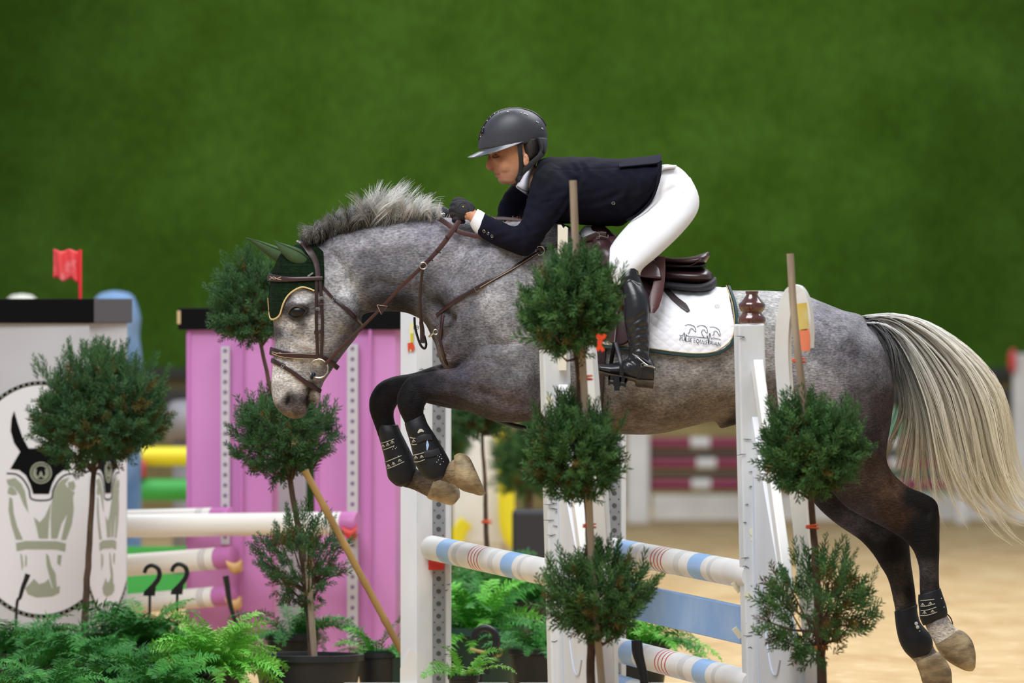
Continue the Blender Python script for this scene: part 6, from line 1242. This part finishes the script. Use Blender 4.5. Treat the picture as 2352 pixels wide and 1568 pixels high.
# white and yellow stand
st_ = empty('stand_frame', Vector((P(1110,0,13).x,13,0)), 'white panel stand with curved yellow frame under the horse\'s belly', 'jump stand')
g = G(); a, b = P(1040,990,13.06), P(1160,1246,13.06); g.box((a.x,13.06,b.z),(b.x,13.1,a.z)); obj('panel', g, white_p, st_, smooth=False)
g = G(); a, b = P(1050,1240,13.08), P(1150,1380,13.08); g.box((a.x,13.08,0),(b.x,13.16,a.z+.02)); obj('foot', g, white_p, st_, smooth=False)
g = G(); p_ = np.array([tuple(P(x_,y_,13)) for x_, y_ in cr([(1140,985),(1158,1010),(1162,1100),(1165,1200),(1180,1240),(1205,1254),(1222,1262)],5)]); band(g, p_, np.tile((0,-1,0),(len(p_),1)), np.gradient(p_,axis=0), .088, 0, .05); obj('yellow_leg', g, yl, st_)
g = G(); p_ = np.array([tuple(P(x_,y_,13)) for x_, y_ in cr([(1072,1196),(1058,1216),(1048,1240),(1030,1250)],5)]); band(g, p_, np.tile((0,-1,0),(len(p_),1)), np.gradient(p_,axis=0), .08, 0, .05); obj('yellow_leg', g, yl, st_)
g = G(); a, b = P(1176,1172,9), P(1262,1262,9); g.box((a.x,9,.0),(b.x,9.3,a.z)); bevel(obj('black_crate', g, mat('crate_black','26262b',.6), label='black crate behind the near standard of the left fence', cat='crate', smooth=False), .02)
for x_, Y_, y_, l_ in ((600,14.03,1020,'white upright holding the green and yellow poles, behind the pink pillar'),(256,14.03,1020,'white upright holding the green and yellow poles, behind the logo pillar'),(604,9.03,1250,'white upright holding the green planks, behind the pink pillar'),(262,9.03,1250,'white upright holding the green planks, behind the logo pillar')):
    a = P(x_,y_,Y_); g = G(); g.box((a.x-.05,Y_,0),(a.x+.05,Y_+.1,a.z)); bevel(obj('far_post', g, white_p, label=l_, cat='fence post', group='white far posts', smooth=False), .01)
rng0 = np.random.default_rng(5)
for cx, cy, rx, ry, Y_, l_ in ((1215,1060,95,95,11,'dark green bush beside the near white standard'),(1030,1010,40,60,12,'green bush behind the forelegs'),(712,1130,45,75,9,'green bush between the grey board and the right pink pillar')):
    k = (30+Y_)/F; c = P(cx,cy,Y_); r = empty('background_bush', Vector((c.x,Y_,0)), l_, 'bush', 'soft green bushes'); ball(r, c, rx*k, ry*k, 420, .11, rng0, 0, .02, .1)
    g = G(); g.tube([Vector((c.x,Y_,0)), Vector((c.x,Y_,c.z))], .02, 8); obj('trunk', g, bark, r)
# maroon and white fence on the right
mar = [mat('maroon_paint','8e3052',.5), white_p, mat('green_dull','6f8f58',.6)]; mg = 'maroon far rails'
for y_, xb, l_ in ((1017,1608,'highest'),(1064,1622,'middle'),(1112,1610,'lowest')):
    L_ = 2215-1445.; far_pole(1445,y_,2215,y_,25.77,.040,mar,l_+' maroon rail with a white band behind the horse\'s belly',mg,[((xb-22-1445)/L_,(xb+22-1445)/L_,1),(.775,.805,1),(.955,1,1)])
for y_, r_, l_ in ((1041,.022,'upper'),(1089,.018,'lower')): far_pole(1450,y_,2215,y_,25.76,r_,[mat('dark_rail_far','3c2c38',.6) ],l_+' thin dark rail between the maroon ones',mg)
for x0, x1, y0, y1, l_ in ((1440,1492,985,1222,'white far post left of the maroon rails'),(2196,2226,985,1180,'white far post seen through the horse\'s tail')):
    Y_ = 25.6; a, b = P(x0,y0,Y_), P(x1,y1,Y_); g = G(); g.box((a.x,Y_,0),(b.x,Y_+.15,a.z)); bevel(obj('far_post', g, white_p, label=l_, cat='fence post', group='white far posts', smooth=False), .02)
Y_ = 26.8; a, b = P(1500,1136,Y_), P(2500,1190,Y_); g = G(); g.box((a.x,Y_,0),(b.x,Y_+.1,a.z)); obj('ground_board', g, white_p, label='long white board lying along the far edge of the sand on the right', cat='board', smooth=False)
for x0, x1, y0, y1, l_ in ((1930,2140,935,985,'dull green filler board seen through the horse\'s tail'),):
    a, b = P(x0,y0,27.5), P(x1+80,y1,27.5); g = G(); g.box((a.x,27.5,0),(b.x,27.7,a.z)); obj('filler_board', g, mat('filler_green','4f8a58',.7,col2='9db4a8',scale=1.2), label=l_, cat='jump filler', smooth=False)
wp = empty('flag_post', Vector((P(2345,0,26).x,26,0)), 'white post with a small red flag at the right edge', 'post')
g = G(); a, b = P(2327,812,26), P(2370,1180,26); g.box((a.x,26,0),(b.x,26.12,a.z)); bevel(obj('post', g, white_p, wp, smooth=False), .01)
g = G(); g.loft([(2316,815,2317,845,.02,25.95),(2324,800,2326,858,.04,25.95),(2332,802,2333,850,.03,25.95)],4,14); obj('flag', g, mat('red_cloth','ea4a50',.7), wp)
